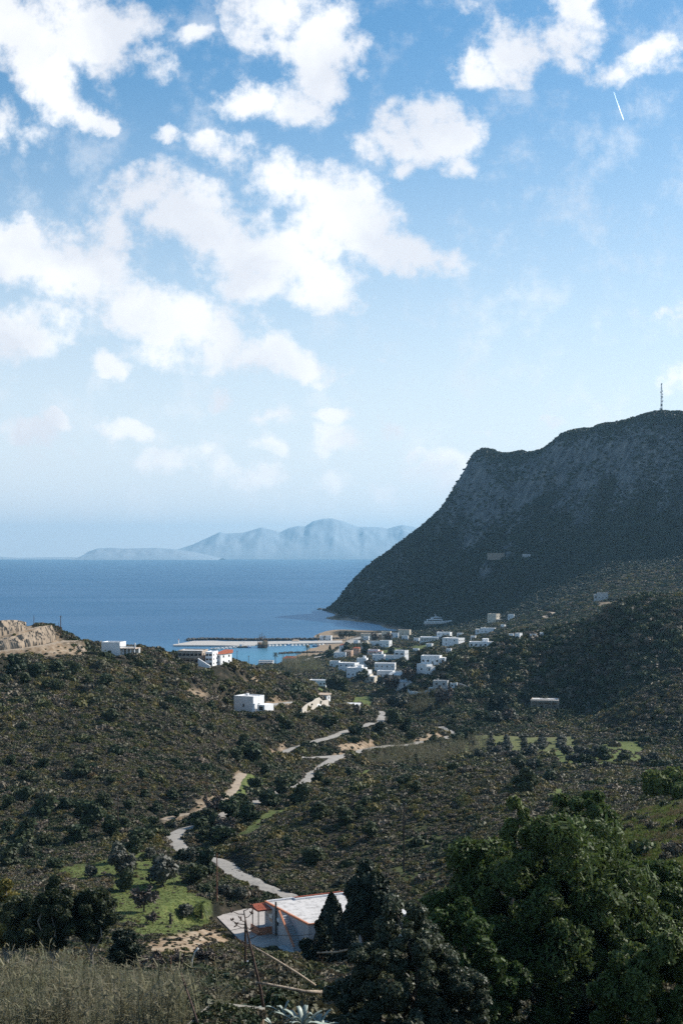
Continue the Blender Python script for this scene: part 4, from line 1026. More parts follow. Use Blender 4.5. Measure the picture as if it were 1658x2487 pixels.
PC_REED = proto_collection('reed_sources', [cane_proto('reed_a', M_REED, 11, 3.0, .6, 31), cane_proto('reed_b', M_REED, 12, 2.6, .7, 32), cane_proto('reed_c', M_REED, 10, 3.4, .6, 33)])
PC_GRASS = proto_collection('grass_sources', [blade_proto('grass_a', M_GREEN, 40, .45, .4, 41), blade_proto('grass_b', M_GREEN, 36, .35, .45, 42), blade_proto('grass_c', M_DRY, 40, .6, .35, 43)])
PC_NEAR = proto_collection('near_bush_sources', [shrub_proto('bramble_a', M_BRAMBLE, 420, .062, .85, 6, 51, 1.9), shrub_proto('bramble_b', M_BRAMBLE, 380, .066, .7, 5, 52, 1.9), shrub_proto('mastic_near', M_MASTIC, 420, .065, .9, 6, 53, 1.7), shrub_proto('heath_near', M_HEATH, 420, .055, .8, 6, 54, 2.4)])

def near_growth():
    r = np.random.default_rng(77)
    def field(y0, y1, px0, px1, step):
        P_ = []
        for Y in np.arange(y0, y1, step):
            x0, x1 = (px0 - CX) / F * Y, (px1 - CX) / F * Y; n = max(1, int((x1 - x0) / step))
            P_.append(np.stack([r.uniform(x0, x1, n), np.full(n, Y) + r.uniform(-.5, .5, n) * step], -1))
        q = np.concatenate(P_); return q[:, 0], q[:, 1]
    # reeds on the left
    X, Y = field(60, 116, -200, 560, .6); px = CX + X * F / Y
    ok = (px < 470 + 60 * np.sin(Y * .4) - (Y - 90) * 3.0) & (r.uniform(0, 1, len(X)) < .42 + 1.4 * fbm(X / 5, Y / 4, 3, 3))
    X, Y = X[ok], Y[ok]; Z = zt(X, Y)
    scatter('reeds', np.stack([X, Y, Z], -1), r.uniform(.55, 1.1, len(X)) * np.clip(.72 + .9 * fbm(X / 8, Y / 5, 3, 44), .4, 1.15), r.integers(0, 3, len(X)), PC_REED, 'pale reed bed of leaning canes at the bottom left')
    # reeds in the valley behind the hillock and by the stream
    V = []
    for poly, n in (([(880,1835),(960,1820),(1060,1815),(1180,1795),(1190,1830),(1060,1860),(900,1860)], 300), ([(680,1608),(760,1612),(790,1640),(700,1640)], 110), ([(960,1700),(1080,1690),(1100,1730),(1000,1740)], 160)):
        a = np.array(poly, float); pxs = r.uniform(a[:, 0].min(), a[:, 0].max(), n * 2); pys = r.uniform(a[:, 1].min(), a[:, 1].max(), n * 2); m = inside(pxs, pys, poly)
        for x, y in zip(pxs[m], pys[m]):
            g = G(x, y, 300)
            if g is not None and g.z > 2: V.append(tuple(g))
    V = np.array(V); c = clear_mask(V[:, 0], V[:, 1]); V = V[~c]
    scatter('valley_reeds', V, r.uniform(.8, 1.4, len(V)) * V[:, 1] / 560, r.integers(0, 3, len(V)), PC_REED, 'soft greyish reeds along the stream behind the hillock')
    # grass: the near right bank, the orchard meadow and bare ground near the camera
    X, Y = field(62, 205, 1000, 1820, .42); X2, Y2 = field(60, 172, -200, 1000, .8)
    X, Y = np.concatenate([X, X2]), np.concatenate([Y, Y2]); k = r.uniform(0, 1, len(X)) < .75; X, Y = X[k], Y[k]
    X3, Y3 = field(195, 300, 120, 560, .55); m = sample(GRASSM, X3, Y3) & ~clear_mask(X3, Y3); X, Y = np.concatenate([X, X3[m]]), np.concatenate([Y, Y3[m]])
    n = len(X); kind = np.where(fbm(X / 5, Y / 5, 3, 5) > .22, 2, r.integers(0, 2, n)); kind = np.where(r.uniform(0, 1, n) < .12, 2, kind)
    s = r.uniform(.5, 1.0, n) * np.where(Y > 190, .32, 1)
    scatter('grass', np.stack([X, Y, zt(X, Y)], -1), s, kind, PC_GRASS, 'short grass on the near bank and the orchard meadow')
    # bushes between the terrace and the court, and along the right bank
    X, Y = field(64, 176, -200, 1820, .9); px = CX + X * F / Y
    den = .72 + .55 * fbm(X / 7, Y / 7, 3, 15)
    den = np.where((px > 1380) & (Y > 120), den * .10, den); den = np.where((px < 440) & (Y < 118), .42 + .8 * fbm(X / 5, Y / 4, 2, 8), den); den = np.where((px < 440) & (Y < 76), .02, den)
    ok = (r.uniform(0, 1, len(X)) < den) & ~clear_mask(X, Y); X, Y = X[ok], Y[ok]; n = len(X)
    kind = np.where(fbm(X / 9, Y / 9, 2, 25) > .1, 2, r.integers(0, 4, n))
    s = r.uniform(.45, 1.35, n); s = np.where(r.uniform(0, 1, n) < .09, s * 1.6, s)
    scatter('undergrowth', np.stack([X, Y, zt(X, Y) - .1], -1), s, kind, PC_NEAR, 'tangled bramble and bushes on the slope below the camera')
near_growth()

# ------------------------------------------------------------------ the large trees of the foreground
def big(name, seed, px, Y, top, wpx, label, mat, nl, leaves, leaf, lobe, trunk_h=1.5, aspect=2.6, droop=.9, bark=None, shell=.6, trunk_r=.35, hz=None, jitter=.9, tufts=True):
    g = at(px, Y); w = wpx / 2 * Y / F; h = H - (top - PY0) / F * Y - g.z
    if hz: g.z += h - hz; h = hz; trunk_h = trunk_h
    c, t = tree_mesh(seed, w * .93, h, trunk_h, nl, leaves, leaf, mat, bark, lobe, aspect, droop, trunk_r, jitter, shell, tufts)
    return proto_tree(name, c, t, g, label)
big('pepper_tree', 301, 1355, 97, 1990, 640, 'huge bright green bushy tree filling the lower right foreground', M_PINE, 240, 150000, .060, .125, trunk_h=.6, aspect=3.4, shell=.4, jitter=1.3)
big('pepper_tree', 308, 1610, 104, 2105, 330, 'dark green spreading tree at the right edge behind the bottom right tree', M_PINE, 130, 60000, .075, .13, trunk_h=.5, aspect=3.2, shell=.4, jitter=1.3)
big('pepper_tree', 309, 1140, 88, 2185, 300, 'low dark green tree between the grey green tree and the huge bushy tree', M_PINE, 90, 40000, .06, .14, trunk_h=.4, aspect=3.2, shell=.4, jitter=1.3)
big('pepper_tree', 302, 1590, 66, 2258, 330, 'bright green feathery tree in the bottom right corner', M_PINE, 100, 60000, .045, .14, trunk_h=.4, aspect=3.4, shell=.4, jitter=1.3)
big('pepper_tree', 303, 1430, 138, 1910, 200, 'fresh green rounded tree rising behind the huge bushy tree', M_PINE, 80, 26000, .10, .16, trunk_h=.5)
big('pepper_tree', 304, 1265, 126, 1945, 150, 'small green crown at the upper left shoulder of the huge bushy tree', M_PINE, 60, 16000, .10, .17, trunk_h=.5)
big('pepper_tree', 305, 1640, 190, 1880, 190, 'fresh green tree at the right edge above the grassy bank', M_PINE, 70, 18000, .13, .17, trunk_h=.6)
big('olive_tree', 306, 990, 72, 2222, 420, 'grey green small leaved tree at the bottom centre', M_GREY, 280, 110000, .040, .085, trunk_h=.5, aspect=2.2, droop=.1)
big('pine_tree', 307, 893, 172, 2062, 125, 'tall dark drooping conifer to the right of the salmon house', M_CYP, 42, 26000, .13, .34, droop=1.6, aspect=2.6, tufts=False)
for i, (px, Y, top, w, lb) in enumerate([(58, 142, 2160, 160, 'leftmost of the three tall grey trunked eucalyptus trees by the reeds'), (130, 138, 2118, 150, 'middle eucalyptus tree with a tall narrow crown behind the reeds'), (222, 140, 2124, 165, 'rightmost of the three tall grey trunked eucalyptus trees by the reeds')]):
    big('eucalyptus_tree', 311 + i, px, Y, top, w, lb, M_EUC, 46, 24000, .085, .19, trunk_h=3.0, aspect=2.4, droop=1.0, bark=M_PALEBARK, trunk_r=.2, tufts=False)
big('poplar_tree', 321, 18, 172, 2135, 110, 'yellow leaved tree at the left edge behind the eucalyptus', M_YELL, 20, 9000, .12, .32, bark=M_PALEBARK)
big('evergreen_bush', 322, 298, 150, 2262, 74, 'nearly black upright bush right of the eucalyptus trees', M_CYP, 16, 9000, .10, .36, trunk_h=.5)
big('fig_bush', 323, 772, 176, 2232, 60, 'dark bush against the near corner of the salmon house', M_CYP, 12, 7000, .12, .36, trunk_h=.5)
def conifer(px, Y, top, wpx, label):
    g = at(px, Y); h = H - (top - PY0) / F * Y - g.z
    c, t = cypress_mesh(int(px), wpx / 2 * Y / F, h, 7000, .14); proto_tree('cypress_tree', c, t, g, label)
conifer(805, 192, 2172, 62, 'dark pointed cypress standing in front of the white roof of the salmon house')
conifer(843, 186, 2215, 56, 'shorter dark cypress between the pointed cypress and the drooping conifer')
# twiggy shrubs above the reeds
for i, (px, Y, w) in enumerate([(380,160,64),(430,165,60),(495,168,70),(345,165,50),(530,172,46),(255,172,44)]):
    g = at(px, Y); s = w * Y / F / 5.0
    plant('leafless_bush', KINDS['bare'][i % 2], g, 'brown twiggy bush between the reed bed and the courtyard', s, 'twiggy bushes above the reeds', cat='bush')
# broad leaved yucca by the court
c, t = palm_mesh(401, 2.2, 2.0, 34, M_GREEN, False); g = G(488, 2232, 150); proto_tree('yucca', c, t, g, 'broad leaved yucca left of the courtyard corner', 'plant')
c, t = palm_mesh(402, 1.7, .8, 14, M_PALM, False); g = G(414, 2245, 150); proto_tree('yucca', c, t, g, 'young thin stemmed yucca standing alone on the meadow', 'plant')

# ------------------------------------------------------------------ agaves, stalks, terrace wall
M_AGAVE = plain_mat('agave_leaf', (.30, .35, .30), .5)
M_STALK = wall_mat('dead_stalk', (.34, .27, .20), .35, 3, .9)
M_DSTALK = wall_mat('dark_stalk', (.10, .065, .05), .35, 3, .9)
def agave(px, Y, n, L_, label, seed, dz=0):
    r = random.Random(seed); g = at(px, Y); g.z += dz
    t = empty('agave_plant', g, label, 'plant')
    for i in range(n):
        a = 2 * PI * i * .381966 + r.uniform(-.2, .2); el = .25 + 1.05 * (i / n) + r.uniform(-.15, .15); ln = L_ * r.uniform(.75, 1.15); dr = r.uniform(.2, 1.1)
        V = []; Fc = []; S = 8
        for j in range(S + 1):
            u = j / S; x = ln * u * math.cos(el) * (1 + .1 * dr * u); z = ln * (math.sin(el) * u - dr * .75 * u ** 2.6); w = ln * .085 * (1 - u) ** .55 * (.75 + u) + .004
            c, s = math.cos(a), math.sin(a)
            for q in (-1, 0, 1): V.append((x * c - q * w * s, x * s + q * w * c, z + .1 + (.35 * w if q else -.02)))
            for q in (-1, 0, 1): V.append((x * c - q * w * s * .9, x * s + q * w * c * .9, z + .1 + (.35 * w if q else -.02) - .03 - .3 * w * (q == 0)))
        for j in range(S):
            o = j * 6
            Fc += [(o, o+1, o+7, o+6), (o+1, o+2, o+8, o+7), (o+4, o+3, o+9, o+10), (o+5, o+4, o+10, o+11), (o+2, o+5, o+11, o+8), (o+3, o, o+6, o+9)]
        me = bpy.data.meshes.new('leaf'); me.from_pydata(V, [], Fc); me.update(); me.polygons.foreach_set('use_smooth', np.ones(len(Fc), bool)); link('leaf', me, M_AGAVE, t)
agave(735, 66, 15, 1.5, 'large blue grey agave with bent leaves below the fallen stalks', 1, .55)
agave(775, 68, 12, 1.3, 'smaller blue grey agave right of the large agave', 2, .6)
agave(606, 65, 11, 1.25, 'blue grey agave left of the upright dead stalk', 3, .7)
agave(688, 70, 9, 1.2, 'narrow leaved agave below the long fallen stalk', 4, .8)
def stalk(name, pts, rad, label, mat, pods=0, seed=0, stubs=0):
    r = random.Random(seed); q = [P(*p) for p in pts]
    t = tag(MB().tube(q, rad, 7).build(name, mat, smooth=True), label, 'stalk')
    mb = MB(); top = q[-1]; ax = (q[-1] - q[-2]).normalized()
    for i in range(pods):
        p = top - ax * (i * .16); a = r.uniform(0, 2 * PI); ln = r.uniform(.25, .55) * (1 + i * .06); e = p + Vector((math.cos(a) * ln, math.sin(a) * ln * .6, .22 * ln + r.uniform(0, .1)))
        mb.tube([p, p.lerp(e, .5) - Vector((0, 0, .06)), e], [.022, .018, .014], 5)
        for k in range(6):
            o = Vector((r.uniform(-.09, .09), r.uniform(-.09, .09), r.uniform(-.04, .1))); mb.tube([e, e + o, e + o * 1.6], [.012, .035, .01], 5)
    for i in range(stubs):
        u = r.uniform(.1, .95) * (len(q) - 1); k = int(u); p = q[k].lerp(q[min(k + 1, len(q) - 1)], u - k); mb.tube([p, p + Vector((r.uniform(-.12, .12), r.uniform(-.1, .1), r.uniform(-.1, .16)))], [.03, .01], 4)
    if pods or stubs:
        o = mb.build('seed_branches' if pods else 'stub', mat, t)
    return t
stalk('agave_stalk', [(641,2458,64),(632,2400,64),(618,2340,64),(603,2275,64),(592,2212,64)], [.075,.07,.06,.045,.025], 'upright dead agave stalk with seed branches at the top', M_DSTALK, 11, 1, 6)
stalk('agave_stalk', [(766,2393,66),(720,2362,65.5),(660,2325,65),(610,2296,64.5)], [.05,.055,.045,.03], 'long pale stalk fallen diagonally above the agaves', M_STALK, 0, 2, 10)
stalk('agave_stalk', [(781,2409,65),(740,2408,64.6),(690,2398,64.3),(655,2391,64),(623,2386,63.8)], [.085,.075,.07,.06,.05], 'knobbly pale stalk lying level beside the upright stalk', M_STALK, 0, 3, 16)
stalk('agave_stalk', [(770,2314,80),(820,2312,79),(870,2301,78),(924,2289,77)], [.04,.055,.06,.05], 'knobbly pale stalk lying across the dark bushes right of the salmon house', M_STALK, 0, 4, 12)
stalk('dead_branch', [(482,2490,58),(466,2440,59),(448,2390,60),(440,2362,60.5)], [.05,.045,.035,.025], 'thin dark leaning stick beside the terrace corner', M_DSTALK, 0, 5, 3)
stalk('pale_cane', [(466,2350,92),(467,2330,92),(474,2312,92),(482,2303,92)], [.05,.05,.05,.07], 'single white bent cane above the reeds', plain_mat('white_cane', (.62, .62, .58)), 0, 6, 0)
def terrace_wall():
    z = 90.6
    def pl(px, py): 
        Y = (H - z) * F / (py - PY0); return ((px - CX) / F * Y, Y)
    a, b, c = pl(430, 2520), pl(521, 2437), pl(640, 2451)
    t = empty('terrace_wall', (b[0], b[1], z - 1.6), 'low concrete retaining wall corner at the bottom edge of the view', 'wall')
    mat = wall_mat('brown_concrete', (.22, .165, .11), .3, 1.2, .95, .3); cap = wall_mat('grey_coping', (.30, .27, .22), .25, 1.5, .95, .2)
    def seg(p, q, off):
        d = Vector((q[0] - p[0], q[1] - p[1], 0)); l = d.length; d.normalize(); n = Vector((-d.y, d.x, 0)) * .11
        po = [(p[0] - n.x - b[0], p[1] - n.y - b[1]), (q[0] - n.x - b[0], q[1] - n.y - b[1]), (q[0] + n.x - b[0], q[1] + n.y - b[1]), (p[0] + n.x - b[0], p[1] + n.y - b[1])]
        MB().prism(po, -1.2, 1.52 + off).build('wall_side', mat, t)
        n *= 1.4; po = [(p[0] - n.x - b[0], p[1] - n.y - b[1]), (q[0] - n.x - b[0], q[1] - n.y - b[1]), (q[0] + n.x - b[0], q[1] + n.y - b[1]), (p[0] + n.x - b[0], p[1] + n.y - b[1])]
        MB().prism(po, 1.53 + off, 1.62 + off).build('coping', cap, t)
    seg(a, b, 0); seg(b, c, .004)
    d_ = (c[0] + a[0] - b[0], c[1] + a[1] - b[1]); k = .94
    po = [((b[0] * (1 - u - v) + a[0] * u + c[0] * v) - b[0], (b[1] * (1 - u - v) + a[1] * u + c[1] * v) - b[1]) for u, v in ((.06, .05), (.06, 1.0), (1.0, 1.0), (1.0, .05))]
    MB().prism(po, .2, 1.32).build('planting_bed', wall_mat('bed_soil', (.10, .08, .05), .3, 2, .95), t)
    rr = np.random.default_rng(3); uv = rr.uniform(.08, .98, (150, 2))
    pts = np.stack([b[0] * (1 - uv[:, 0] - uv[:, 1]) + a[0] * uv[:, 0] + c[0] * uv[:, 1], b[1] * (1 - uv[:, 0] - uv[:, 1]) + a[1] * uv[:, 0] + c[1] * uv[:, 1], np.full(150, z - .3)], -1)
    scatter('weeds', pts, rr.uniform(.35, .75, 150), np.where(rr.uniform(0, 1, 150) < .5, 0, 3), PC_NEAR, 'low green weeds filling the concrete terrace')
terrace_wall()

# ------------------------------------------------------------------ poles and cables
M_POLE = wall_mat('pole_wood', (.10, .065, .045), .3, 2, .9); M_POLERED = wall_mat('reddish_pole_wood', (.20, .095, .06), .3, 2, .9); M_INS = plain_mat('white_insulator', (.75, .75, .72)); M_WIRE = plain_mat('black_cable', (.02, .02, .02))
def pole(px, pyb, pyt, label, group=None, mat=None, rad=None, arm=True, Y=None, ymin=150):
    g = at(px, Y) if Y else G(px, pyb, ymin); h = (H - (pyt - PY0) / F * g.y) - g.z
    if h < 2: h = 7
    r = rad or .13
    t = empty('utility_pole', g, label, 'pole', group=group)
    MB().tube([(0, 0, -.6), (0, 0, h)], [r, r * .7], 8).build('post', mat or M_POLE, t)
    if arm:
        MB().tube([(-.5, 0, h - .5), (.5, 0, h - .5)], .05, 6).build('crossarm', mat or M_POLE, t)
        for x in (-.42, 0, .42): MB().lathe([(.03, h - .46), (.06, h - .40), (.06, h - .32), (.02, h - .28)], 8, (x, 0, 0)).build('insulator', M_INS, t)
    return g, h
pole(980, 2118, 1948, 'tallest dark pole standing alone on the middle hillock', mat=wall_mat('tarred_pole_wood', (.03, .025, .022), .3, 2, .9), rad=.19)
pole(527, 2192, 2072, 'reddish wooden pole beside the courtyard and lower road', mat=M_POLERED)
pole(287, 2012, 1937, 'dark pole among the bushes at the foot of the left hillside')
pole(503, 1955, 1870, 'dark pole beside the dirt track in the middle of the valley')
pole(596, 0, 2236, 'thick dark post rising from the bushes in front of the courtyard', Y=150, rad=.17, arm=False)
pole(415, 0, 2325, 'short brown post standing behind the reed bed', Y=120, rad=.09, arm=False, mat=M_POLERED)
pole(148, 1545, 1495, 'tallest pole on the skyline of the left hill', rad=.2); pole(143, 1545, 1512, 'thin short pole just left of the tallest skyline pole', rad=.09, arm=False)
pole(83, 1515, 1495, 'small pole near the bare hilltop at the left edge', arm=False, Y=557)
pole(576, 1612, 1580, 'left pole in front of the harbour basin', Y=640); pole(604, 1618, 1592, 'right pole in front of the harbour basin', Y=650)
for px, pyb, pyt, lb in [(722,1612,1577,'left of the twin poles by the shore bushes'),(729,1612,1582,'right of the twin poles by the shore bushes'),(890,1722,1706,'thin post at the edge of the green field')]: pole(px, pyb, pyt, lb, ymin=300)
def cable():
    def sag(a, b, d): return [a.lerp(b, i / 14) - Vector((0, 0, d * 4 * (i / 14) * (1 - i / 14))) for i in range(15)]
    p0, p1, p2 = P(150, 2282, 176), P(596, 2252, 150), P(760, 2268, 150)
    tag(MB().tube(sag(p0, p1, .9), .028, 5).build('cable', M_WIRE), 'black cable running from the left to the dark post before the courtyard', 'cable')
    tag(MB().tube(sag(p1, p2, .5), .028, 5).build('cable', M_WIRE), 'black cable running from the dark post to the right past the salmon house', 'cable')
cable()
# ------------------------------------------------------------------ buildings
M_WHITE = wall_mat('whitewash', (.80, .80, .79), .07, .35, .85)
M_CREAM = wall_mat('cream_plaster', (.66, .58, .46), .1, .35, .85)
M_PEACH = wall_mat('peach_plaster', (.62, .42, .30), .1, .35, .85)
M_GREYW = wall_mat('grey_plaster', (.46, .46, .45), .12, .35, .9)
M_STONE = wall_mat('tan_stone', (.34, .28, .22), .22, .8, .95, .4)
M_BRICKW = wall_mat('bare_blockwork', (.40, .33, .265), .2, .9, .95, .3)
M_ROOFW = wall_mat('white_roof_coat', (.72, .70, .67), .14, .25, .9)
M_TILE = wall_mat('red_roof_tiles', (.42, .12, .065), .25, 1.5, .8, .3)
M_TAN = wall_mat('tan_roof', (.52, .40, .30), .15, .5, .9)
M_GLASS = plain_mat('window_glass', (.025, .03, .035), .12, 0, .6)
M_SHUT = plain_mat('dark_shutter', (.08, .075, .07), .6)
M_BLUE = plain_mat('blue_paint', (.05, .22, .42), .5)
M_TURQ = plain_mat('turquoise_paint', (.10, .45, .52), .5)
M_METAL = plain_mat('galvanised_metal', (.45, .46, .47), .4, .6)
WALLS = {'w': M_WHITE, 'c': M_CREAM, 'p': M_PEACH, 'g': M_GREYW, 's': M_STONE, 'b': M_BRICKW}
def window(par, x, y, z, w, h, face, glass=None, name='window'):
    """dark opening with a proud frame; face 'f' looks along -y, 'r' along +x, 'l' along -x"""
    m = MB(); e = .05
    if face == 'f': m.box(x - w/2, x + w/2, y - e, y + .02, z, z + h); fr = [(x-w/2-.08, x+w/2+.08, y-e-.03, y+.02, z-.09, z-.004), (x-w/2-.08, x+w/2+.08, y-e-.03, y+.02, z+h+.004, z+h+.08)]
    else:
        s = 1 if face == 'r' else -1; x0, x1 = sorted((x - s * .02, x + s * e)); m.box(x0, x1, y - w/2, y + w/2, z, z + h)
        x0, x1 = sorted((x - s * .02, x + s * (e + .03))); fr = [(x0, x1, y-w/2-.08, y+w/2+.08, z-.09, z-.004), (x0, x1, y-w/2-.08, y+w/2+.08, z+h+.004, z+h+.08)]
    o = m.build(name, glass or M_GLASS, par)
    f = MB()
    for b in fr: f.box(*b)
    f.build('frame', M_WHITE, o)
    return o
def house(pxl, pxr, pyt, pyb, label, st=1, rz=12, roof='flat', wall='w', nf=3, ns=2, d=None, ymin=700, extra='', roofm=None, group=None, Y=None, name='house', glass=None, cat='house', wh=1.2):
    pc = (pxl + pxr) / 2
    g = at(pc, Y) if Y else G(pc, pyb, ymin)
    W = (pxr - pxl) / F * g.y; a = R(-rz); d = d or max(4.0, W * .55)
    w = max(3.0, (W - d * abs(math.sin(a))) / math.cos(a))
    h = max(2.3, (pyb - pyt) / F * g.y - (H - g.z) / g.y * d * .5)
    if Y: h = (pyb - pyt) / F * g.y
    g = g + Vector((0, d * .5, 0)); g.z = float(zt(g.x, g.y - d * .5))
    t = empty(name, g, label, cat, a, group)
    wm = WALLS[wall]; x0, x1, y0, y1 = -w/2, w/2, -d/2, d/2
    body = MB().box(x0, x1, y0, y1, -2.5 if ymin < 1500 else -4, h)
    if roof == 'flat':
        body.build('wall', wm, t)
        rf = MB().box(x0 + .28, x1 - .28, y0 + .28, y1 - .28, h + .003, h + .05).build('roof', roofm or M_ROOFW, t)
        p = MB().box(x0 - .04, x1 + .04, y0 - .04, y0 + .24, h + .004, h + .42).box(x0 - .04, x1 + .04, y1 - .24, y1 + .04, h + .004, h + .42).box(x0 - .04, x0 + .24, y0 + .245, y1 - .245, h + .004, h + .40).box(x1 - .24, x1 + .04, y0 + .245, y1 - .245, h + .004, h + .40)
        p.build('parapet', wm, t)
    elif roof == 'hip':
        body.build('wall', wm, t); o = .45; rh = min(w, d) * .26; k = min(w, d) * .42
        v = [(x0-o,y0-o,h),(x1+o,y0-o,h),(x1+o,y1+o,h),(x0-o,y1+o,h)]
        v += [(x0 + k, 0, h + rh), (x1 - k, 0, h + rh)] if w >= d else [(0, y0 + k, h + rh), (0, y1 - k, h + rh)]
        f = [(0,1,5,4),(2,3,4,5),(1,2,5),(3,0,4),(0,3,2,1)] if w >= d else [(0,1,4),(1,2,5,4),(2,3,5),(3,0,4,5),(0,3,2,1)]
        MB().add([(a_, b_, c_ + .01) for a_, b_, c_ in v], f).build('roof', roofm or M_TILE, t)
    elif roof == 'gable':
        rh = d * .24; body.add([(x0,y0,h),(x0,y1,h),(x0,0,h+rh),(x1,y0,h),(x1,y1,h),(x1,0,h+rh)], [(0,1,2),(3,5,4)]); body.build('wall', wm, t); o = .4
        MB().add([(x0-o,y0-o,h-.15),(x1+o,y0-o,h-.15),(x1+o,0,h+rh+.06),(x0-o,0,h+rh+.06),(x1+o,y1+o,h-.15),(x0-o,y1+o,h-.15),
                  (x0-o,y0-o,h+.02),(x1+o,y0-o,h+.02),(x1+o,0,h+rh+.25),(x0-o,0,h+rh+.25),(x1+o,y1+o,h+.02),(x0-o,y1+o,h+.02)],
                 [(6,7,8,9),(9,8,10,11),(0,3,2,1),(3,5,4,2),(0,1,7,6),(4,5,11,10),(1,2,8,7),(2,4,10,8),(3,0,6,9),(5,3,9,11)]).build('roof', roofm or M_TILE, t)
    elif roof == 'shed':
        body = MB().prism([(x0,y0),(x1,y0),(x1,y1),(x0,y1)], -2.5, h, [h, h, h + .12 * d, h + .12 * d]); body.build('wall', wm, t); o = .4
        MB().prism([(x0-o,y0-o),(x1+o,y0-o),(x1+o,y1+o),(x0-o,y1+o)], h, h, [h+.14, h+.14, h+.12*d+.24, h+.12*d+.24]).build('roof', roofm or M_ROOFW, t)
    sh = h / st
    for s in range(st):
        zz = s * sh + .32 * sh; hh = min(1.3, sh * .42)
        for i in range(nf):
            x = x0 + (i + .5) * w / nf
            if s == 0 and i == nf // 2 and 'nodoor' not in extra:
                dr = MB().box(x - .5, x + .5, y0 - .05, y0 + .02, .02, min(2.1, sh * .8)).build('door', M_BLUE if 'blue' in extra else M_SHUT, t)
                MB().lathe([(.02, 0), (.035, .03), (.02, .06)], 6, (x + .38, y0 - .08, 1.0)).build('handle', M_METAL, dr)
            else: window(t, x, y0, zz, wh, hh, 'f', glass)
        for i in range(ns):
            y = y0 + (i + .5) * d / ns; window(t, x1, y, zz, 1.1, hh, 'r', glass)
            if rz < 0: window(t, x0, y, zz, 1.1, hh, 'l', glass)
    if 'tank' in extra:
        MB().lathe([(.35, 0), (.45, .1), (.45, .9), (.3, 1.05)], 10, (x0 + w * .7, d * .1, h + .06)).build('water_tank', M_METAL, t)
    if 'chim' in extra:
        MB().box(x0 + w * .25, x0 + w * .25 + .7, -.35, .35, h + .06, h + 1.3).box(x0 + w * .25 - .1, x0 + w * .25 + .8, -.45, .45, h + 1.304, h + 1.45).build('chimney', wm, t)
    if 'room' in extra:     # stair head on the roof
        MB().box(x0 + w * .55, x0 + w * .8, y1 - d * .55, y1 - .3, h + .055, h + 2.3).build('roof_room', wm, t)
    if 'pergola' in extra:
        px_ = MB()
        for x in (x0 + .2, x0 + w * .35, x0 + w * .68, x1 - .2): px_.box(x - .1, x + .1, y0 - 3.0, y0 - 2.8, -1.5, h * .72)
        px_.build('porch_post', wm, t); MB().box(x0, x1, y0 - 3.2, y0 - .06, h * .72 + .004, h * .72 + .22).build('porch_roof', roofm or M_ROOFW, t)
    if 'arcade' in extra:
        n = max(3, int(w / 3.2)); m = MB()
        for i in range(n + 1): x = x0 + i * w / n; m.box(x - .22, x + .22, y0 - 2.2, y0 - 1.8, -2, h * .8)
        m.box(x0 - .3, x1 + .3, y0 - 2.3, y0 - 1.7, h * .8 + .004, h + .02); m.build('arcade', wm, t)
        MB().box(x0 - .3, x1 + .3, y0 - 1.69, y0 - .05, h - .12, h).build('arcade_roof', roofm or M_ROOFW, t)
    if 'balcony' in extra:
        MB().box(x0 + .3, x1 - .3, y0 - 1.4, y0 - .05, sh * (st - 1) - .1, sh * (st - 1) + .06).box(x0 + .3, x1 - .3, y0 - 1.4, y0 - 1.3, sh * (st - 1) + .064, sh * (st - 1) + .95).build('balcony', wm, t)
    if ymin == 700 and not Y and roof == 'flat' and (pxr - pxl) > 24 and int(pxl) % 3 != 0:    # lower side wing with its own roof
        sd = -1 if int(pxr) % 2 else 1; wx = w * (.28 + .02 * (int(pxl) % 7)); hh = h / st * (.72 if st > 1 else .8); wy0 = y0 + d * .18 - (d * .3 if int(pxl) % 2 else 0)
        a0, a1 = sorted((sd * (w / 2 + .005), sd * (w / 2 + wx)))
        MB().box(a0, a1, wy0, y1 - d * .15, -2.5, hh).build('side_wing', wm, t)
        MB().box(a0 - .08, a1 + .08, wy0 - .08, y1 - d * .13, hh + .004, hh + .22).build('wing_roof', roofm or M_ROOFW, t)
        window(t, (a0 + a1) / 2, wy0, hh * .35, min(1.6, wx * .4), hh * .4, 'f', glass)
    r_ = max(w, d) * .62
    CLEAR.append((g.x, g.y, r_)); CLEAR.append((g.x, g.y - d * .6, r_ * .8))
    return t

H_ = house
# seafront and harbour quarter
H_(824,848,1567,1586,'white house with a bright red hipped roof beside the harbour shore',2,18,'hip',nf=2,ns=2)
H_(810,842,1585,1600,'white two window house just below the red hipped roof',1,10,nf=3,ns=1)
H_(838,858,1580,1598,'peach coloured house with arched porch right of the red hipped roof',1,25,'flat','p',2,1,extra='arcade')
H_(856,876,1574,1594,'peach villa with small orange tiled roof among palms',2,20,'hip','p',2,2)
H_(876,898,1561,1580,'cream building with a bright sunlit end wall above the peach villa',2,38,'flat','c',2,2,extra='room')
H_(896,922,1558,1573,'long white bungalow behind the cream building',1,5,nf=4,ns=1)
H_(921,952,1556,1572,'white building stepping down to the right at the town centre',1,28,nf=3,ns=2)
H_(893,922,1578,1594,'white house with a rust red pergola roof over its terrace',1,15,'flat','w',2,1,extra='pergola',roofm=M_TILE)
H_(904,936,1590,1607,'low white building with a red awning strip left of the turquoise terrace',1,12,nf=3,ns=1)
H_(936,958,1592,1607,'small building with turquoise terrace front',1,6,glass=M_TURQ,nf=3,ns=1,wh=2.2)
H_(957,992,1580,1608,'tall white modern house with a broad dark window band under its roof',2,32,nf=2,ns=2,wh=3.2)
H_(800,826,1606,1622,'low white house at the left end of the town',1,14,nf=2,ns=1)
H_(821,872,1610,1632,'wide white two storey house with four small windows left of the town gardens',2,24,nf=3,ns=3)
H_(866,894,1599,1621,'white upper house with a bright roof terrace behind the wide two storey house',1,18,nf=2,ns=2,extra='room')
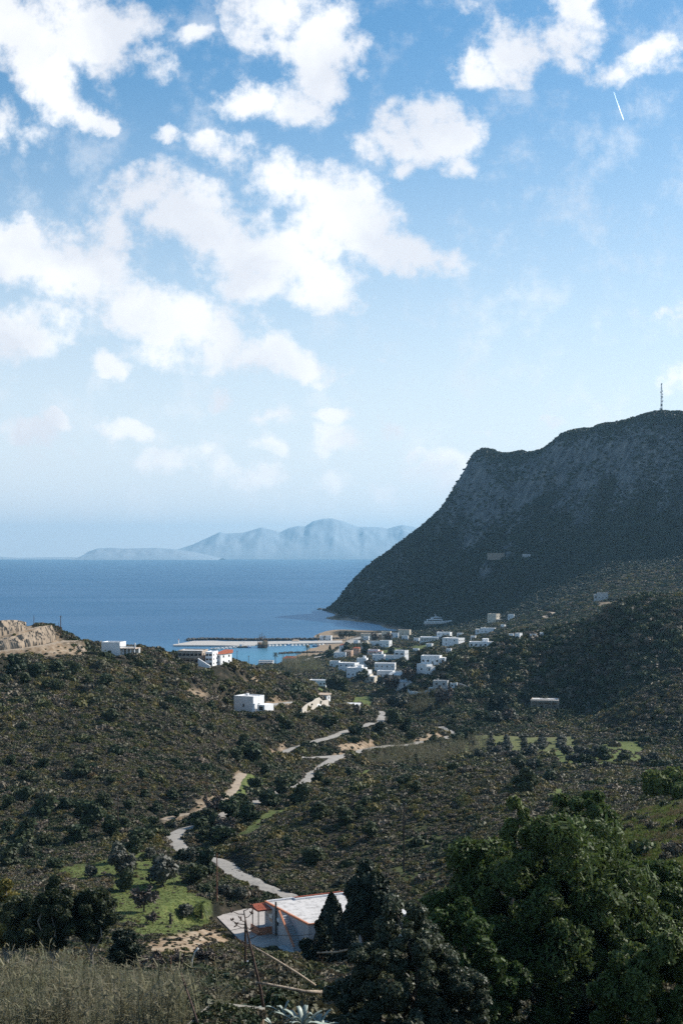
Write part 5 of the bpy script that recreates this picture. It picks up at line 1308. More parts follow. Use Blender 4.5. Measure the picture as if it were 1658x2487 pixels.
H_(841,892,1622,1648,'white house with a flat pale roof and blue shaded front',1,20,nf=4,ns=2,extra='room')
H_(909,962,1611,1636,'long white two storey house with a row of dark windows',2,8,nf=4,ns=2)
H_(915,959,1630,1648,'low building with a broad white flat roof before the long two storey house',1,15,nf=2,ns=1)
H_(865,906,1638,1658,'beige house half hidden by trees at the lower edge of the town',1,22,'flat','c',3,2)
H_(958,985,1630,1643,'small white house with a turquoise front',1,5,glass=M_TURQ,nf=2,ns=1,wh=2.2)
H_(944,986,1639,1658,'house with an orange arched gable and white roof',1,40,'gable','p',2,2,roofm=M_ROOFW)
H_(983,1014,1624,1643,'pale bluish building left of the large white wall',1,5,nf=2,ns=1)
H_(1012,1050,1615,1635,'large plain white building with one bright sunlit wall',1,48,nf=1,ns=1,extra='nodoor')
H_(1022,1074,1596,1617,'white house with three dark openings below the palm trunk',1,16,nf=4,ns=2)
H_(958,1009,1657,1668,'long low shed with a bright white roof',1,8,'shed','w',3,1)
H_(1051,1091,1655,1682,'tall grey cube house with a white roof edge',2,15,'flat','g',2,2,extra='chim')
H_(1093,1112,1661,1672,'small white building right of the grey cube house',1,10,nf=2,ns=1)
H_(1038,1066,1681,1695,'small white building with a red roof edge below the grey cube house',1,12,'flat','w',2,1,roofm=M_TILE)
H_(750,797,1652,1667,'long low white building above the small green field',1,14,'flat','w',5,1)
H_(770,802,1689,1704,'white walled farm shed with a rubble roof beside the conifers',1,25,'shed','w',2,1,roofm=M_TAN)
H_(842,874,1711,1724,'low shed with a white roof beside the blue tarpaulin',1,10,'shed','g',2,1)
# back of the town and foot of the mountain
H_(876,916,1539,1553,'tan roofed seafront building behind the tamarisk row',1,10,'flat','c',4,1,roofm=M_TAN)
H_(926,950,1534,1549,'pale seafront house nearest the end of the bay',1,12,'flat','c',3,1,roofm=M_TAN)
H_(948,968,1538,1552,'dark fronted seafront house with a long awning',1,8,'flat','w',3,1,glass=M_BLUE,wh=2.4)
H_(966,998,1530,1546,'low beachfront building with a tan roof at the end of the bay',1,14,'flat','c',4,1,roofm=M_TAN)
H_(975,992,1545,1556,'small white house between dark trees behind the beachfront',1,10,nf=2,ns=1)
H_(1020,1066,1547,1560,'long low white building with an arcaded front',1,8,'flat','w',5,1,extra='arcade')
H_(1060,1098,1536,1553,'white two storey house at the upper edge of the town',2,18,nf=3,ns=2,extra='tank')
H_(1109,1124,1538,1546,'tiny pale house among trees at the upper edge of the town',1,10,nf=2,ns=1)
H_(1074,1129,1550,1569,'long white house with a bright right hand front and a cypress at its left',2,35,nf=2,ns=4)
H_(1139,1200,1560,1573,'low white house spreading along the near edge of the dark spur',1,10,nf=5,ns=1,extra='room')
H_(1166,1205,1526,1540,'low white house with a small chimney among the terraces',1,12,nf=4,ns=1,extra='chim')
H_(1184,1214,1492,1512,'pink tinted house with a sunlit right side on the terraces',2,40,'flat','c',2,2)
H_(1232,1249,1493,1505,'small white house right of the pink tinted house',1,12,nf=2,ns=1)
H_(1250,1269,1540,1554,'white house with a bright side wall beside a pale field',1,35,nf=1,ns=1)
H_(1237,1246,1541,1553,'narrow white gatehouse left of the bright side wall',1,10,nf=1,ns=1)
H_(1286,1303,1541,1553,'small blue shuttered house on the dark spur',1,10,nf=2,ns=1,glass=M_TURQ)
H_(1310,1326,1539,1549,'small white house right of the blue shuttered house',1,10,nf=2,ns=1)
H_(1450,1477,1440,1459,'flat roofed pale house alone on a bare terrace below the mountain',1,6,'flat','g',3,1,extra='nodoor')
H_(1183,1226,1344,1360,'pale low building high on the shaded mountain slope',1,5,'flat','s',4,1,ymin=1500,extra='nodoor')
H_(1268,1288,1346,1355,'small pale hut right of the low building on the mountain slope',1,5,'flat','g',2,1,ymin=1500,extra='nodoor')
H_(1290,1362,1698,1727,'tan stone house with dark arches standing under the dark spur',1,12,'flat','s',4,2,extra='arcade',ymin=600)
H_(776,806,1545,1558,'harbour building with a tan roof beside the two palms',1,8,'flat','w',4,1,roofm=M_TAN,Y=1790)
H_(709,726,1551,1558,'small pavilion with a pointed tan roof on the quay',1,0,'hip','c',2,1,roofm=M_TAN,Y=1770,name='pavilion')
H_(686,720,1601,1610,'low beach building with a red tiled roof left of the shore road',1,6,'hip','c',4,1,Y=1430)
H_(628,664,1605,1617,'open beach shelter with a flat roof at the near shore',1,4,'flat','g',3,1,extra='pergola nodoor',Y=1400)

for a_ in [(1004,1019,1550,1560,'small white house left of the long arcaded front'),(882,897,1546,1555,'small white kiosk beside the seafront tamarisks'),(858,874,1556,1566,'small pale house where the shore road meets the pier'),(1083,1097,1576,1586,'small white house just above the end of the dark spur'),(1034,1052,1564,1574,'white cottage below the long arcaded front'),(1002,1018,1576,1586,'white cottage right of the tall modern house'),(890,904,1604,1613,'small white cottage above the wide two storey house'),(972,988,1612,1621,'small white cottage left of the star pine'),(1142,1156,1545,1553,'small white house above the low house on the spur'),(1088,1102,1560,1568,'white shed under the cypress house'),(930,944,1660,1668,'small white shed left of the silver car'),(1215,1228,1518,1527,'small pale house among the mountain terraces')]:
    H_(a_[0], a_[1], a_[2], a_[3], a_[4], 1, 14 + a_[0] % 20, nf=2, ns=1)
# houses on the near ridge and spur
def ridge_house():
    t = H_(246,300,1562,1594,'white unfinished house with an open columned upper terrace on the left ridge',1,10,'flat','w',0,1,d=7.5,Y=566,extra='nodoor')
    w = 8.2
    m = MB()
    for i in range(5): m.box(3.4 + i * 1.55, 3.7 + i * 1.55, -3.4, -3.1, -2, 3.0)
    m.build('column', M_WHITE, t)
    MB().box(3.2, 10.2, -3.6, 3.2, 3.004, 3.25).build('terrace_slab', M_TAN, t)
    b = MB()
    for i in range(26): b.box(3.3 + i * .26, 3.42 + i * .26, -3.5, -3.4, 3.254, 4.05)
    b.box(3.2, 10.1, -3.55, -3.35, 4.054, 4.2).build('balustrade', M_WHITE, t)
    MB().box(9.75, 10.15, -3.6, -3.2, 3.3, 5.4).build('pillar', M_WHITE, t)
    MB().box(3.3, 10.1, 1.0, 3.1, -2, 3.0).build('inner_wall', M_GREYW, t)
ridge_house()
t = H_(432,500,1580,1612,'long tan two storey unfinished building on the ridge',2,8,'flat','b',6,2,d=11,Y=604,extra='balcony')
t = H_(500,524,1584,1616,'white tower like wing of the ridge building',3,10,'flat','w',2,2,d=9,Y=602)
t = H_(524,556,1588,1614,'white gabled wing with a red tiled roof at the right end of the ridge building',2,24,'shed','w',1,2,d=10,Y=610,roofm=M_TILE,extra='nodoor')
for a_, b_, w_ in ((P(236,1597,555), P(306,1597,555), 3.5), (P(430,1618,592), P(500,1621,590), 4.5), (P(500,1621,590), P(560,1621,596), 4.5), (P(552,1733,556), P(658,1733,556), 3.5), (P(548,1726,566), P(700,1716,574), 3.5)): clear_path([a_, b_], w_)
def ridge_steps():
    g = at(481, 594); t = tag(MB().prism([(0,0),(5.2,-1),(5.2,.3),(0,1.3)], -.6, .1, [3.3,.2,.2,3.3]).build('outside_staircase', M_WHITE, loc=g), 'white outside staircase below the ridge building', 'staircase')
ridge_steps()
def white_house():
    t = H_(567,640,1692,1727,'white cubic house with one small window standing alone on the spur',1,30,'flat','w',1,1,d=8.0,Y=570,extra='nodoor',wh=.8)
    g = t.location
    # flat-roofed side porch with an open front, steps and chimney
    MB().box(6.0, 9.5, -3.2, 3.4, -2, 3.0).build('side_porch', M_WHITE, t); window(t, 7.8, -3.2, .9, 1.9, 1.5, 'f')
    MB().box(-2.2, -1.4, 1.2, 2.0, 5.2, 6.6).box(-2.3, -1.3, 1.1, 2.1, 6.604, 6.8).build('chimney', M_WHITE, t)
    MB().prism([(4.6,-5.2),(5.5,-5.2),(5.5,-4.05),(4.6,-4.05)], -1.5, 3, [.2,.2,3.4,3.4]).build('outside_stair', M_WHITE, t)
    MB().box(-6.4, 6.2, -5.4, -4.1, -2.4, .0).build('plinth', M_WHITE, t)
white_house()
def yard(name, pix, mat, lift=.25):
    V = [G(x, y, 300) for x, y in pix]; z = max(p.z for p in V) + lift
    c = sum(V, Vector()) / len(V)
    n = len(V); vs = [(c.x, c.y, float(zt(c.x, c.y)) + lift)] + [(p.x, p.y, p.z + lift) for p in V]
    f = [(0, i + 1, (i + 1) % n + 1) for i in range(n)]
    me = bpy.data.meshes.new(name); me.from_pydata(vs, [], f); me.update(); o = link(name, me, mat); o['kind'] = 'structure'
    for p, q in zip(V, V[1:] + V[:1]): clear_path([p, q], 1.2); clear_path([p.lerp(c, .5), q.lerp(c, .5)], 2.0)
def wall(label, pts, h, mat, th=.3, name='boundary_wall', ymin=300):
    g = [G(x, y, ymin) for x, y in pts]; ln = smooth_line(g, 3.0) if len(g) > 2 else [g[0].lerp(g[1], i / 8) for i in range(9)]
    m = MB(); b = ln[0].copy()
    for p in ln: p.z = float(zt(p.x, p.y))
    V = []; n = len(ln)
    for i, p in enumerate(ln):
        t = ln[min(i + 1, n - 1)] - ln[max(i - 1, 0)]; t.z = 0; t.normalize(); s = Vector((-t.y, t.x, 0)) * th / 2
        for q in (p + s, p - s): V += [(q.x - b.x, q.y - b.y, p.z - 1 - b.z), (q.x - b.x, q.y - b.y, p.z + h - b.z)]
    f = []
    for i in range(n - 1):
        o = i * 4; f += [(o, o+1, o+5, o+4), (o+3, o+2, o+6, o+7), (o+1, o+3, o+7, o+5)]
    f += [(0, 2, 3, 1), (4*n-4, 4*n-3, 4*n-1, 4*n-2)]
    o = m.add(V, f).build(name, mat, loc=b); tag(o, label, 'wall'); clear_path(g, .8)
wall('tall bare block wall standing alone on the slope right of the white house', [(733,1742),(797,1718)], 3.6, wall_mat('pale_blockwork', (.50,.45,.38), .15, .8, .95, .3), .35)
wall('long low white wall above the lone block wall', [(752,1712),(775,1716),(800,1719)], 1.0, M_WHITE)
wall('low pale rubble wall in front of the two dark conifers', [(806,1714),(830,1714),(852,1716)], 1.0, M_GREYW)
wall('white garden wall curving beside the valley lane', [(990,1680),(1005,1686),(1022,1690),(1040,1681)], 1.7, M_WHITE)
wall('low curved white wall in front of the tan stone house', [(1231,1736),(1250,1734),(1270,1736),(1288,1742)], 1.5, M_WHITE)
wall('white garden wall running down to the dark spur', [(1114,1664),(1126,1670),(1140,1677)], 1.4, M_GREYW)
wall('low tan parapet wall on the bare hilltop at the left edge', [(12,1508),(35,1507),(57,1506)], 1.9, M_BRICKW, .4)
wall('pale field wall running up to the white modern house', [(903,1608),(918,1600),(930,1594)], 1.6, M_WHITE, ymin=900)
g = G(877, 1722, 300)
tag(MB().lathe([(1.0, 0), (1.15, .25), (.9, .7), (.3, .95)], 12).build('tarpaulin_heap', M_BLUE, loc=g), 'bright blue tarpaulin heap beside the low white roofed shed', 'tarpaulin')

# ------------------------------------------------------------------ salmon house by the courtyard
def salmon_house():
    A = on_plane(643, 2192, 51.0); B = on_plane(789, 2174, 51.0); C = on_plane(742, 2249, 51.0)
    ux = (B - A); W = ux.length + 3.2; ang = math.atan2(ux.y, ux.x); D = (C - A).length
    o = Vector((A.x, A.y, COURT_Z)); h = 4.6
    t = empty('salmon_house', o, 'flat white roofed house with salmon edges and red tiles beside the courtyard', 'house', ang)
    # local: x from A towards B (0..W), y negative from A towards C (0..-D)
    wm = wall_mat('bluish_white_plaster', (.44, .43, .44), .1, .5, .9); sal = wall_mat('salmon_paint', (.55, .22, .12), .12, .8, .85)
    MB().box(0, W, -D, 0, -1.5, h).build('wall', wm, t)
    MB().box(.3, W - .3, -D + .3, -.3, h + .004, h + .04).build('roof', wall_mat('speckled_white_roof', (.56, .53, .50), .22, .8, .9), t)
    e = MB().box(-.05, .26, -D, 0, h + .003, h + .30).box(.265, W, -D - .04, -D + .24, h + .003, h + .28).box(W - .26, W + .04, -D + .25, -.25, h + .003, h + .28)
    e.build('roof_edge', sal, t)
    MB().box(.27, 5.2, -.28, 0, h + .003, h + .34).box(5.2, W, -1.2, -.92, h + .003, h + .36).box(5.2, 5.48, -.92, -.281, h + .003, h + .355).build('parapet', M_WHITE, t)
    def tiles(x0, x1, y0, y1, z0, z1, n):
        m = MB(); k = int((x1 - x0) / n)
        for i in range(k):
            x = x0 + (i + .5) * (x1 - x0) / k; w = (x1 - x0) / k * .46
            pts0 = [(x + w * math.cos(a), y0, z0 + .6 * w * math.sin(a)) for a in np.linspace(0, PI, 6)]; pts1 = [(x + w * math.cos(a), y1, z1 + .6 * w * math.sin(a)) for a in np.linspace(0, PI, 6)]
            m.add(pts0 + pts1, [(j, j + 1, j + 7, j + 6) for j in range(5)] + [tuple(range(6))[::-1], tuple(range(6, 12))])
        m.box(x0, x1, y0, y1, min(z0, z1) - .18, min(z0, z1) - .02)
        return m
    tiles(5.3, W, -.9, .5, h + .42, h + .2, .26).build('tile_coping', M_TILE, t)
    # tiled porch at the left end
    tiles(-2.6, -.06, -3.0, .3, h - .45, h - .1, .28).build('porch_roof', M_TILE, t)
    MB().box(-2.45, -2.33, -2.8, -2.68, 1.2, h - .66).box(-2.45, -2.33, -.4, -.28, 1.2, h - .66).build('porch_post', M_SHUT, t)
    MB().box(-2.5, -.01, -3.0, -2.8, -1, 1.25).box(-2.5, -2.3, -2.795, .2, -1, 1.25).build('porch_wall', sal, t)
    MB().box(-2.29, -.02, -2.79, .15, -.6, .9).build('porch_floor', M_GREYW, t)
    # windows of the shaded side (left face)
    for y, z, w, hh in ((-2.6, 1.9, 1.3, 1.3), (-5.6, 1.9, 1.0, 1.2)):
        wn = window(t, 0, y, z, w, hh, 'l'); MB().box(-.13, -.08, y - w * .5, y + w * .5, z + hh * .55, z + hh).build('shutter', M_WHITE, wn)
    MB().tube([(-.25, -5.0, .2), (-.25, -5.0, h + 1.2)], .16, 8).build('stove_pipe', M_SHUT, t)
    # stair to the roof between two salmon-capped walls
    y0, y1 = -D + 2.0, -D + 7.5
    st = MB(); n = 15
    for i in range(n): st.box(-1.5, -.02, y0 + i * (y1 - y0) / n, y0 + (i + 1) * (y1 - y0) / n, -1.2, .1 + (i + 1) * (h - .1) / n)
    st.build('stair', M_GREYW, t)
    for x0_, x1_ in ((-1.74, -1.52),):
        MB().prism([(x0_, y0), (x1_, y0), (x1_, y1), (x0_, y1)], -1.2, 0, [.9, .9, h + .8, h + .8]).build('stair_wall', wm, t)
        a_, b_ = x0_ - .05, x1_ + .05
        v = [(a_, y0, .905), (b_, y0, .905), (b_, y1, h + .805), (a_, y1, h + .805)]
        MB().add(v + [(x, y, z + .16) for x, y, z in v], [(0,3,2,1),(4,5,6,7),(0,1,5,4),(1,2,6,5),(2,3,7,6),(3,0,4,7)]).build('stair_cap', sal, t)
    MB().box(-3.2, -1.76, -D + .5, -D + 5.5, -1.2, .35).box(-3.3, -1.75, -D + .2, -D + .48, -1.2, .55).build('side_terrace', M_GREYW, t)
    MB().tube([(9, -9, h), (9, -9, h + 2.1)], .025, 5).tube([(6.2, -14, h), (6.2, -14, h + 1.2)], .025, 5).build('aerial', M_SHUT, t)
    # lower white annex to the right
    MB().box(W + .02, W + 6.5, -D + 2, -4, -1.5, h - .9).build('annex_wall', wm, t)
    MB().box(W + .03, W + 6.7, -D + 1.8, -3.8, h - .896, h - .75).build('annex_roof', M_ROOFW, t)
    for k in np.linspace(0, 1, 5):
        p = A.lerp(C, k); clear_path([p, p + ux * 1.6], 2.5)
salmon_house()
# low sunlit wall top at the right of the drooping conifer
g = at(985, 215); tag(MB().prism([(-3.2,1.2),(3.4,-1.6),(3.6,-1.2),(-3.0,1.6)], -1, 3.0).build('garden_wall', M_WHITE, loc=g), 'white topped garden wall right of the drooping conifer', 'wall')
g = at(613, 163); tag(MB().prism([(-.8,-.5),(.9,-.3),(.85,.5),(-.75,.4)], .9, 1.05).box(-.6,.6,-.2,.2,-.3,.895).build('metal_table', M_METAL, loc=g), 'small pale table top among the bushes in front of the courtyard', 'table')
# ------------------------------------------------------------------ harbour: quay, breakwaters, boats
M_QUAY = wall_mat('quay_concrete', (.46, .43, .39), .12, .15, .9)
M_ROCK = wall_mat('dark_boulders', (.10, .095, .085), .3, .5, .95)
def sea_pt(px, py, z=0.): return on_plane(px, py, z)
def quay():
    z = 1.6
    outer = [(421,1565),(437,1562.5),(470,1556.5),(520,1556),(545,1557.5),(640,1557.5),(740,1556.5),(830,1555.5)]
    inner = [(832,1560.5),(760,1562),(680,1563.5),(620,1565.5),(585,1568),(540,1567.2),(500,1567),(421,1567)]
    po = [sea_pt(x, y, z) for x, y in outer + inner]
    o = MB().prism([(p.x, p.y) for p in po][::-1], -3, z).build('pavement', M_QUAY); o['kind'] = 'structure'
    po = [sea_pt(x, y, 1.2) for x, y in [(512,1574),(590,1567.3),(592,1568.2),(513,1575.4)]]
    o = MB().prism([(p.x, p.y) for p in po][::-1], -3, 1.2).build('pavement', M_QUAY); o['kind'] = 'structure'
quay()
def boulders(name, line, n, size, label, seed, z=.3):
    r = random.Random(seed); V = []; Fc = []; k = 0
    ico = bmesh.new(); bmesh.ops.create_icosphere(ico, subdivisions=1, radius=1); iv = [v.co.copy() for v in ico.verts]; fi = [[v.index for v in f.verts] for f in ico.faces]; ico.free()
    L_ = smooth_line([sea_pt(x, y) for x, y in line], 1.0)
    for i in range(n):
        p = L_[int(r.random() * (len(L_) - 1))] + Vector((r.gauss(0, 1.2), r.gauss(0, 2.2), r.uniform(-.2, 1.0) + z)); s = size * r.uniform(.5, 1.3)
        sx, sy, sz = s * r.uniform(.8, 1.3), s * r.uniform(.8, 1.3), s * r.uniform(.6, 1.0)
        for v in iv: q = r.uniform(.8, 1.15); V.append((p.x + v.x * sx * q, p.y + v.y * sy * q, p.z + v.z * sz * q))
        Fc += [[a + k for a in f] for f in fi]; k += len(iv)
    o = link(name, mk_mesh(name, V, np.array(Fc)), M_ROCK); o['kind'] = 'stuff'; o['label'] = label
boulders('breakwater_boulders', [(455,1556),(475,1554.5),(520,1554),(560,1555),(640,1555.5),(740,1554.5),(835,1553)], 700, 1.7, 'dark boulders along the outer side of the pier', 1, 1.0)
boulders('reef_boulders', [(682,1588),(700,1586.5),(740,1586),(775,1585.5),(790,1586)], 260, 1.1, 'low line of dark boulders inside the harbour basin', 2)
boulders('shore_rocks', [(786,1482),(800,1486),(830,1494),(870,1506),(905,1514),(945,1521),(972,1526)], 420, 2.2, 'dark rocks along the foot of the headland', 3)
boulders('tip_rocks', [(772,1481),(780,1480),(790,1481)], 26, 2.0, 'few rocks in the water off the headland tip', 4)
def beacon():
    p = sea_pt(434, 1563.5, 1.6)
    t = empty('harbour_beacon', p, 'small white beacon tower at the seaward end of the pier', 'lighthouse')
    MB().lathe([(1.1, 0), (1.0, .4), (.7, .5), (.55, 4.6), (.8, 4.7), (.8, 4.9)], 12).build('tower', M_WHITE, t)
    MB().lathe([(.4, 4.904), (.4, 5.6), (.5, 5.62), (.12, 6.1)], 12).build('lantern', M_TILE, t)
beacon()
# boats
def hull_mb(L_, B, D, sheer=.25, n=14):
    V = []; Fc = []
    for i in range(n + 1):
        u = i / n; w = B / 2 * (min(1, (1 - u) * 2.6) ** .6) * (.82 + .18 * min(1, u * 5)); x = (u - .5) * L_; zs = D * (1 + sheer * (u - .35) ** 2 * 2.2); zk = -D * .35 * (1 - u ** 4)
        V += [(x, -w, zs), (x, -w * .82, D * .25), (x, 0, zk), (x, w * .82, D * .25), (x, w, zs), (x, w * .86, zs - D * .16), (x, -w * .86, zs - D * .16)]
    for i in range(n):
        o = i * 7
        for a, b in ((0,1),(1,2),(2,3),(3,4),(4,5),(5,6),(6,0)): Fc.append((o+a, o+7+a, o+7+b, o+b))
    Fc.append((0,1,2,3,4,5,6)); return MB().add(V, Fc)
M_HULLW = plain_mat('white_hull', (.78, .78, .76), .35); M_HULLB = plain_mat('blue_hull', (.04, .13, .3), .35); M_HULLD = plain_mat('dark_timber_hull', (.10, .06, .035), .6); M_DECK = plain_mat('timber_deck', (.34, .22, .12), .6); M_SAIL = plain_mat('canvas', (.55, .52, .46), .8)
def boat(label, px, py, lpx, rz, hull, kind='launch', group=None):
    p = sea_pt(px, py); L_ = lpx / F * p.y
    t = empty('ship' if kind == 'ship' else 'sailing_boat' if kind == 'sail' else 'fishing_boat' if kind == 'fish' else 'motor_boat', p, label, 'ship' if kind == 'ship' else 'boat', R(rz), group)
    B, D = L_ * .3, L_ * (.22 if kind == 'ship' else .15)
    hull_mb(L_, B, D).build('hull', hull, t)
    MB().box(-L_*.46, L_*.3, -B*.36, B*.36, D*.9, D*.97).build('deck', M_DECK if kind in ('fish', 'ship') else M_HULLW, t)
    if kind == 'launch':
        MB().prism([(-L_*.25,-B*.3),(L_*.12,-B*.28),(L_*.2,0),(L_*.12,B*.28),(-L_*.25,B*.3)], D*.97, D*1.9).build('cabin', M_HULLW, t)
        MB().prism([(-L_*.2,-B*.31),(L_*.1,-B*.29),(L_*.19,0),(L_*.1,B*.29),(-L_*.2,B*.31)], D*1.35, D*1.68).build('windscreen', M_GLASS, t)
    elif kind == 'fish':
        MB().box(-L_*.32, -L_*.08, -B*.28, B*.28, D*.97, D*2.5).build('wheelhouse', M_HULLW, t)
        MB().box(-L_*.07, -L_*.065+.02, -B*.22, B*.22, D*1.75, D*2.2).build('window', M_GLASS, t)
        MB().tube([(L_*.15,0,D*.9),(L_*.15,0,D*4.2)], L_*.008, 6).tube([(L_*.15,0,D*3.8),(-L_*.1,0,D*2.8)], L_*.005, 5).build('mast', M_DECK, t)
    elif kind == 'sail':
        MB().prism([(-L_*.15,-B*.24),(L_*.15,-B*.2),(L_*.2,0),(L_*.15,B*.2),(-L_*.15,B*.24)], D*.97, D*1.4).build('cabin', M_HULLW, t)
        MB().tube([(L_*.06,0,D*.9),(L_*.06,0,L_*1.2)], L_*.007, 6).tube([(L_*.06,0,D*2.2),(-L_*.38,0,D*2.2)], L_*.009, 6).build('mast', M_METAL, t)
    else:
        MB().box(-L_*.49, -L_*.2, -B*.44, B*.44, D*.98, D*1.55).box(-L_*.5, -L_*.3, -B*.42, B*.42, D*1.554, D*2.0).build('stern_castle', M_DECK, t)
        MB().box(L_*.2, L_*.38, -B*.26, B*.26, D*.98, D*1.4).build('fore_castle', M_DECK, t)
        for x, hh in ((-L_*.3, 3.5), (-L_*.02, 4.2), (L_*.24, 3.7)):
            m = MB().tube([(x,0,D*.9),(x,0,D*hh)], L_*.011, 8).build('mast', M_HULLD, t)
            MB().tube([(x,-B*.75,D*hh*.72),(x,B*.75,D*hh*.72)], L_*.006, 6).tube([(x,-B*.5,D*hh*.88),(x,B*.5,D*hh*.88)], L_*.005, 6).tube([(x,-B*.7,D*hh*.70),(x,0,D*hh*.68),(x,B*.7,D*hh*.70)], L_*.013, 6).build('yard', M_HULLD, m)
        MB().tube([(L_*.42,0,D*1.3),(L_*.68,0,D*2.3)], L_*.009, 6).build('bowsprit', M_HULLD, t)
        g = MB()
        for x in (-L_*.3, -L_*.02, L_*.24):
            for s in (-1, 1): g.tube([(x+L_*.05, s*B*.46, D*1.2), (x, 0, D*3.0)], L_*.003, 4).tube([(x-L_*.05, s*B*.46, D*1.2), (x, 0, D*3.0)], L_*.003, 4)
        g.build('rigging', M_HULLD, t)
        for i in range(5): MB().box(-L_*.15 + i*L_*.1, -L_*.12 + i*L_*.1, -B*.47, B*.47, D*.52, D*.68).build('gun_port', M_SHUT, t)
    return t
boat('dark wooden galleon style excursion ship with three masts at the pier', 636, 1573, 40, 124, M_HULLD, 'ship')
boat('dark hulled fishing boat moored left of the galleon', 589, 1573, 22, 8, M_HULLD, 'fish')
boat('large blue and white boat moored beside the galleon', 606, 1573, 22, 70, M_HULLB, 'launch')
boat('blue fishing boat with a white wheelhouse moored at the right end of the quay', 766, 1570.5, 17, 5, M_HULLB, 'fish')
boat('brownish wooden boat behind the single quay palm', 748, 1570, 16, 60, M_DECK, 'fish')
GBO = 'white boats moored along the pier'
for i, (px, py, l, rz) in enumerate([(a, b + (2.2 if a > 640 else 2), c * 1.12, d) for a, b, c, d in [(520,1576,15,20),(528,1575.5,13,24),(537,1574.5,15,20),(546,1573.8,14,24),(556,1573,14,20),(565,1572,15,22),(574,1571,14,25),(655,1567.8,14,70),(663,1567.5,13,75),(672,1567.3,15,70),(681,1567,14,72),(692,1566.8,12,75),(710,1566.5,14,70),(719,1566.2,13,75),(728,1566,12,72),(738,1565.8,13,70),(776,1565,12,75),(784,1564.6,13,70)]]):
    boat('small white motor boat in the row moored along the pier', px, py, l, rz, M_HULLW if i % 5 else M_SAIL, 'launch', GBO)
boat('small blue boat among the white boats right of the galleon', 701, 1566.8, 13, 70, M_HULLB, 'launch')
boat('small white boat floating apart at the inner end of the quay', 795, 1567.5, 9, 10, M_HULLW, 'launch')
boat('white sailing boat with a tall mast left of the galleon', 593, 1569, 19, 40, M_HULLW, 'sail')
boat('white sailing boat with a tall mast at the right part of the pier', 789, 1562, 18, 65, M_HULLW, 'sail')
# white motor yacht hauled out ashore at the end of the bay
def yacht():
    g = G(1066, 1519, 1500); L_ = 72 / F * g.y
    t = empty('motor_yacht', g + Vector((0, 0, 1.2)), 'large white motor yacht hauled out on land at the foot of the mountain', 'yacht', R(4))
    D = L_ * .10; B = L_ * .2
    hull_mb(L_, B, D, .5).build('hull', M_HULLW, t)
    m = MB().box(-L_*.42, L_*.1, -B*.42, B*.42, D*.95, D*1.75); m.build('lower_deck', M_HULLW, t)
    MB().box(-L_*.40, L_*.08, -B*.43, B*.43, D*1.2, D*1.5).build('window_band', M_GLASS, t)
    MB().prism([(-L_*.28,-B*.36),(L_*.02,-B*.33),(L_*.08,0),(L_*.02,B*.33),(-L_*.28,B*.36)], D*1.754, D*2.45).build('bridge', M_HULLW, t)
    MB().prism([(-L_*.2,-B*.37),(L_*.03,-B*.34),(L_*.085,0),(L_*.03,B*.34),(-L_*.2,B*.37)], D*1.95, D*2.25).build('bridge_window', M_GLASS, t)
    MB().prism([(-L_*.16,-B*.2),(-L_*.02,-B*.16),(-L_*.02,B*.16),(-L_*.16,B*.2)], D*2.454, D*2.62).tube([(-L_*.1,0,D*2.5),(-L_*.16,0,D*3.6)], L_*.014, 6).build('radar_arch', M_HULLW, t)
    MB().box(-L_*.3, -L_*.26, -B*.3, B*.3, -2.2, -D*.1).box(L_*.1, L_*.14, -B*.25, B*.25, -2.2, -D*.1).build('cradle', M_SHUT, t)
yacht()
# palms, cypresses, tamarisks and the star pine of the shore
put_h('palm', 669, 1605, 30, 'single tall palm on the near shore left of the boulder line', Y=1425)
put_h('palm', 746, 1596, 32, 'single tall palm on the shore in front of the basin boulders', Y=1500)
put_h('palm', 772, 1557, 20, 'taller of the two palms by the harbour building', Y=1780); put_h('palm', 788, 1556, 14, 'shorter of the two palms by the harbour building', Y=1790)
put_h('cypress', 801, 1594, 24, 'slim cypress beside the pale shore path', Y=1520)
put_h('palm', 868, 1590, 15, 'palm between the peach villas', 'palms among the peach houses', Y=1570); put_h('palm', 860, 1590, 17, 'palm between the peach villas', 'palms among the peach houses', Y=1575)
put_h('palm', 820, 1582, 13, 'palm at the left side of the red hipped roof', Y=1590)
for i, px in enumerate((826,833,840,847,854,860)): put_h('tam', px, 1557, 23 - (i % 2) * 3, 'tamarisk in the row of pale trunked trees on the seafront', 'tamarisk row on the seafront', Y=1790 + i * 4, ws=.8)
put_h('palm', 1046, 1618, 48, 'tall bare trunked palm in front of the white house', Y=1240)
put_h('palm', 1131, 1722, 24, 'left of the two round headed palms in the valley', Y=930); put_h('palm', 1148, 1716, 24, 'right of the two round headed palms in the valley', Y=950)
put_h('palm', 1322, 1722, 36, 'tall palm growing beside the tan stone house', Y=830)
for px, y, h_, lb in [(1196,1738,42,'left of the two dark cypresses left of the tan stone house'),(1221,1738,40,'right of the two dark cypresses left of the tan stone house')]: put_h('cypress', px, y, h_, lb, ws=1.9, Y=800)
put_h('cypress', 1071, 1568, 17, 'dark cypress at the left end of the long white house', Y=1480, ws=1.3)
for px, h_, lb in [(809,44,'left of the two dark conifers by the farm shed'),(828,40,'right of the two dark conifers by the farm shed')]: put_h('ever', px, 1710, h_, lb, Y=940, ws=.72)
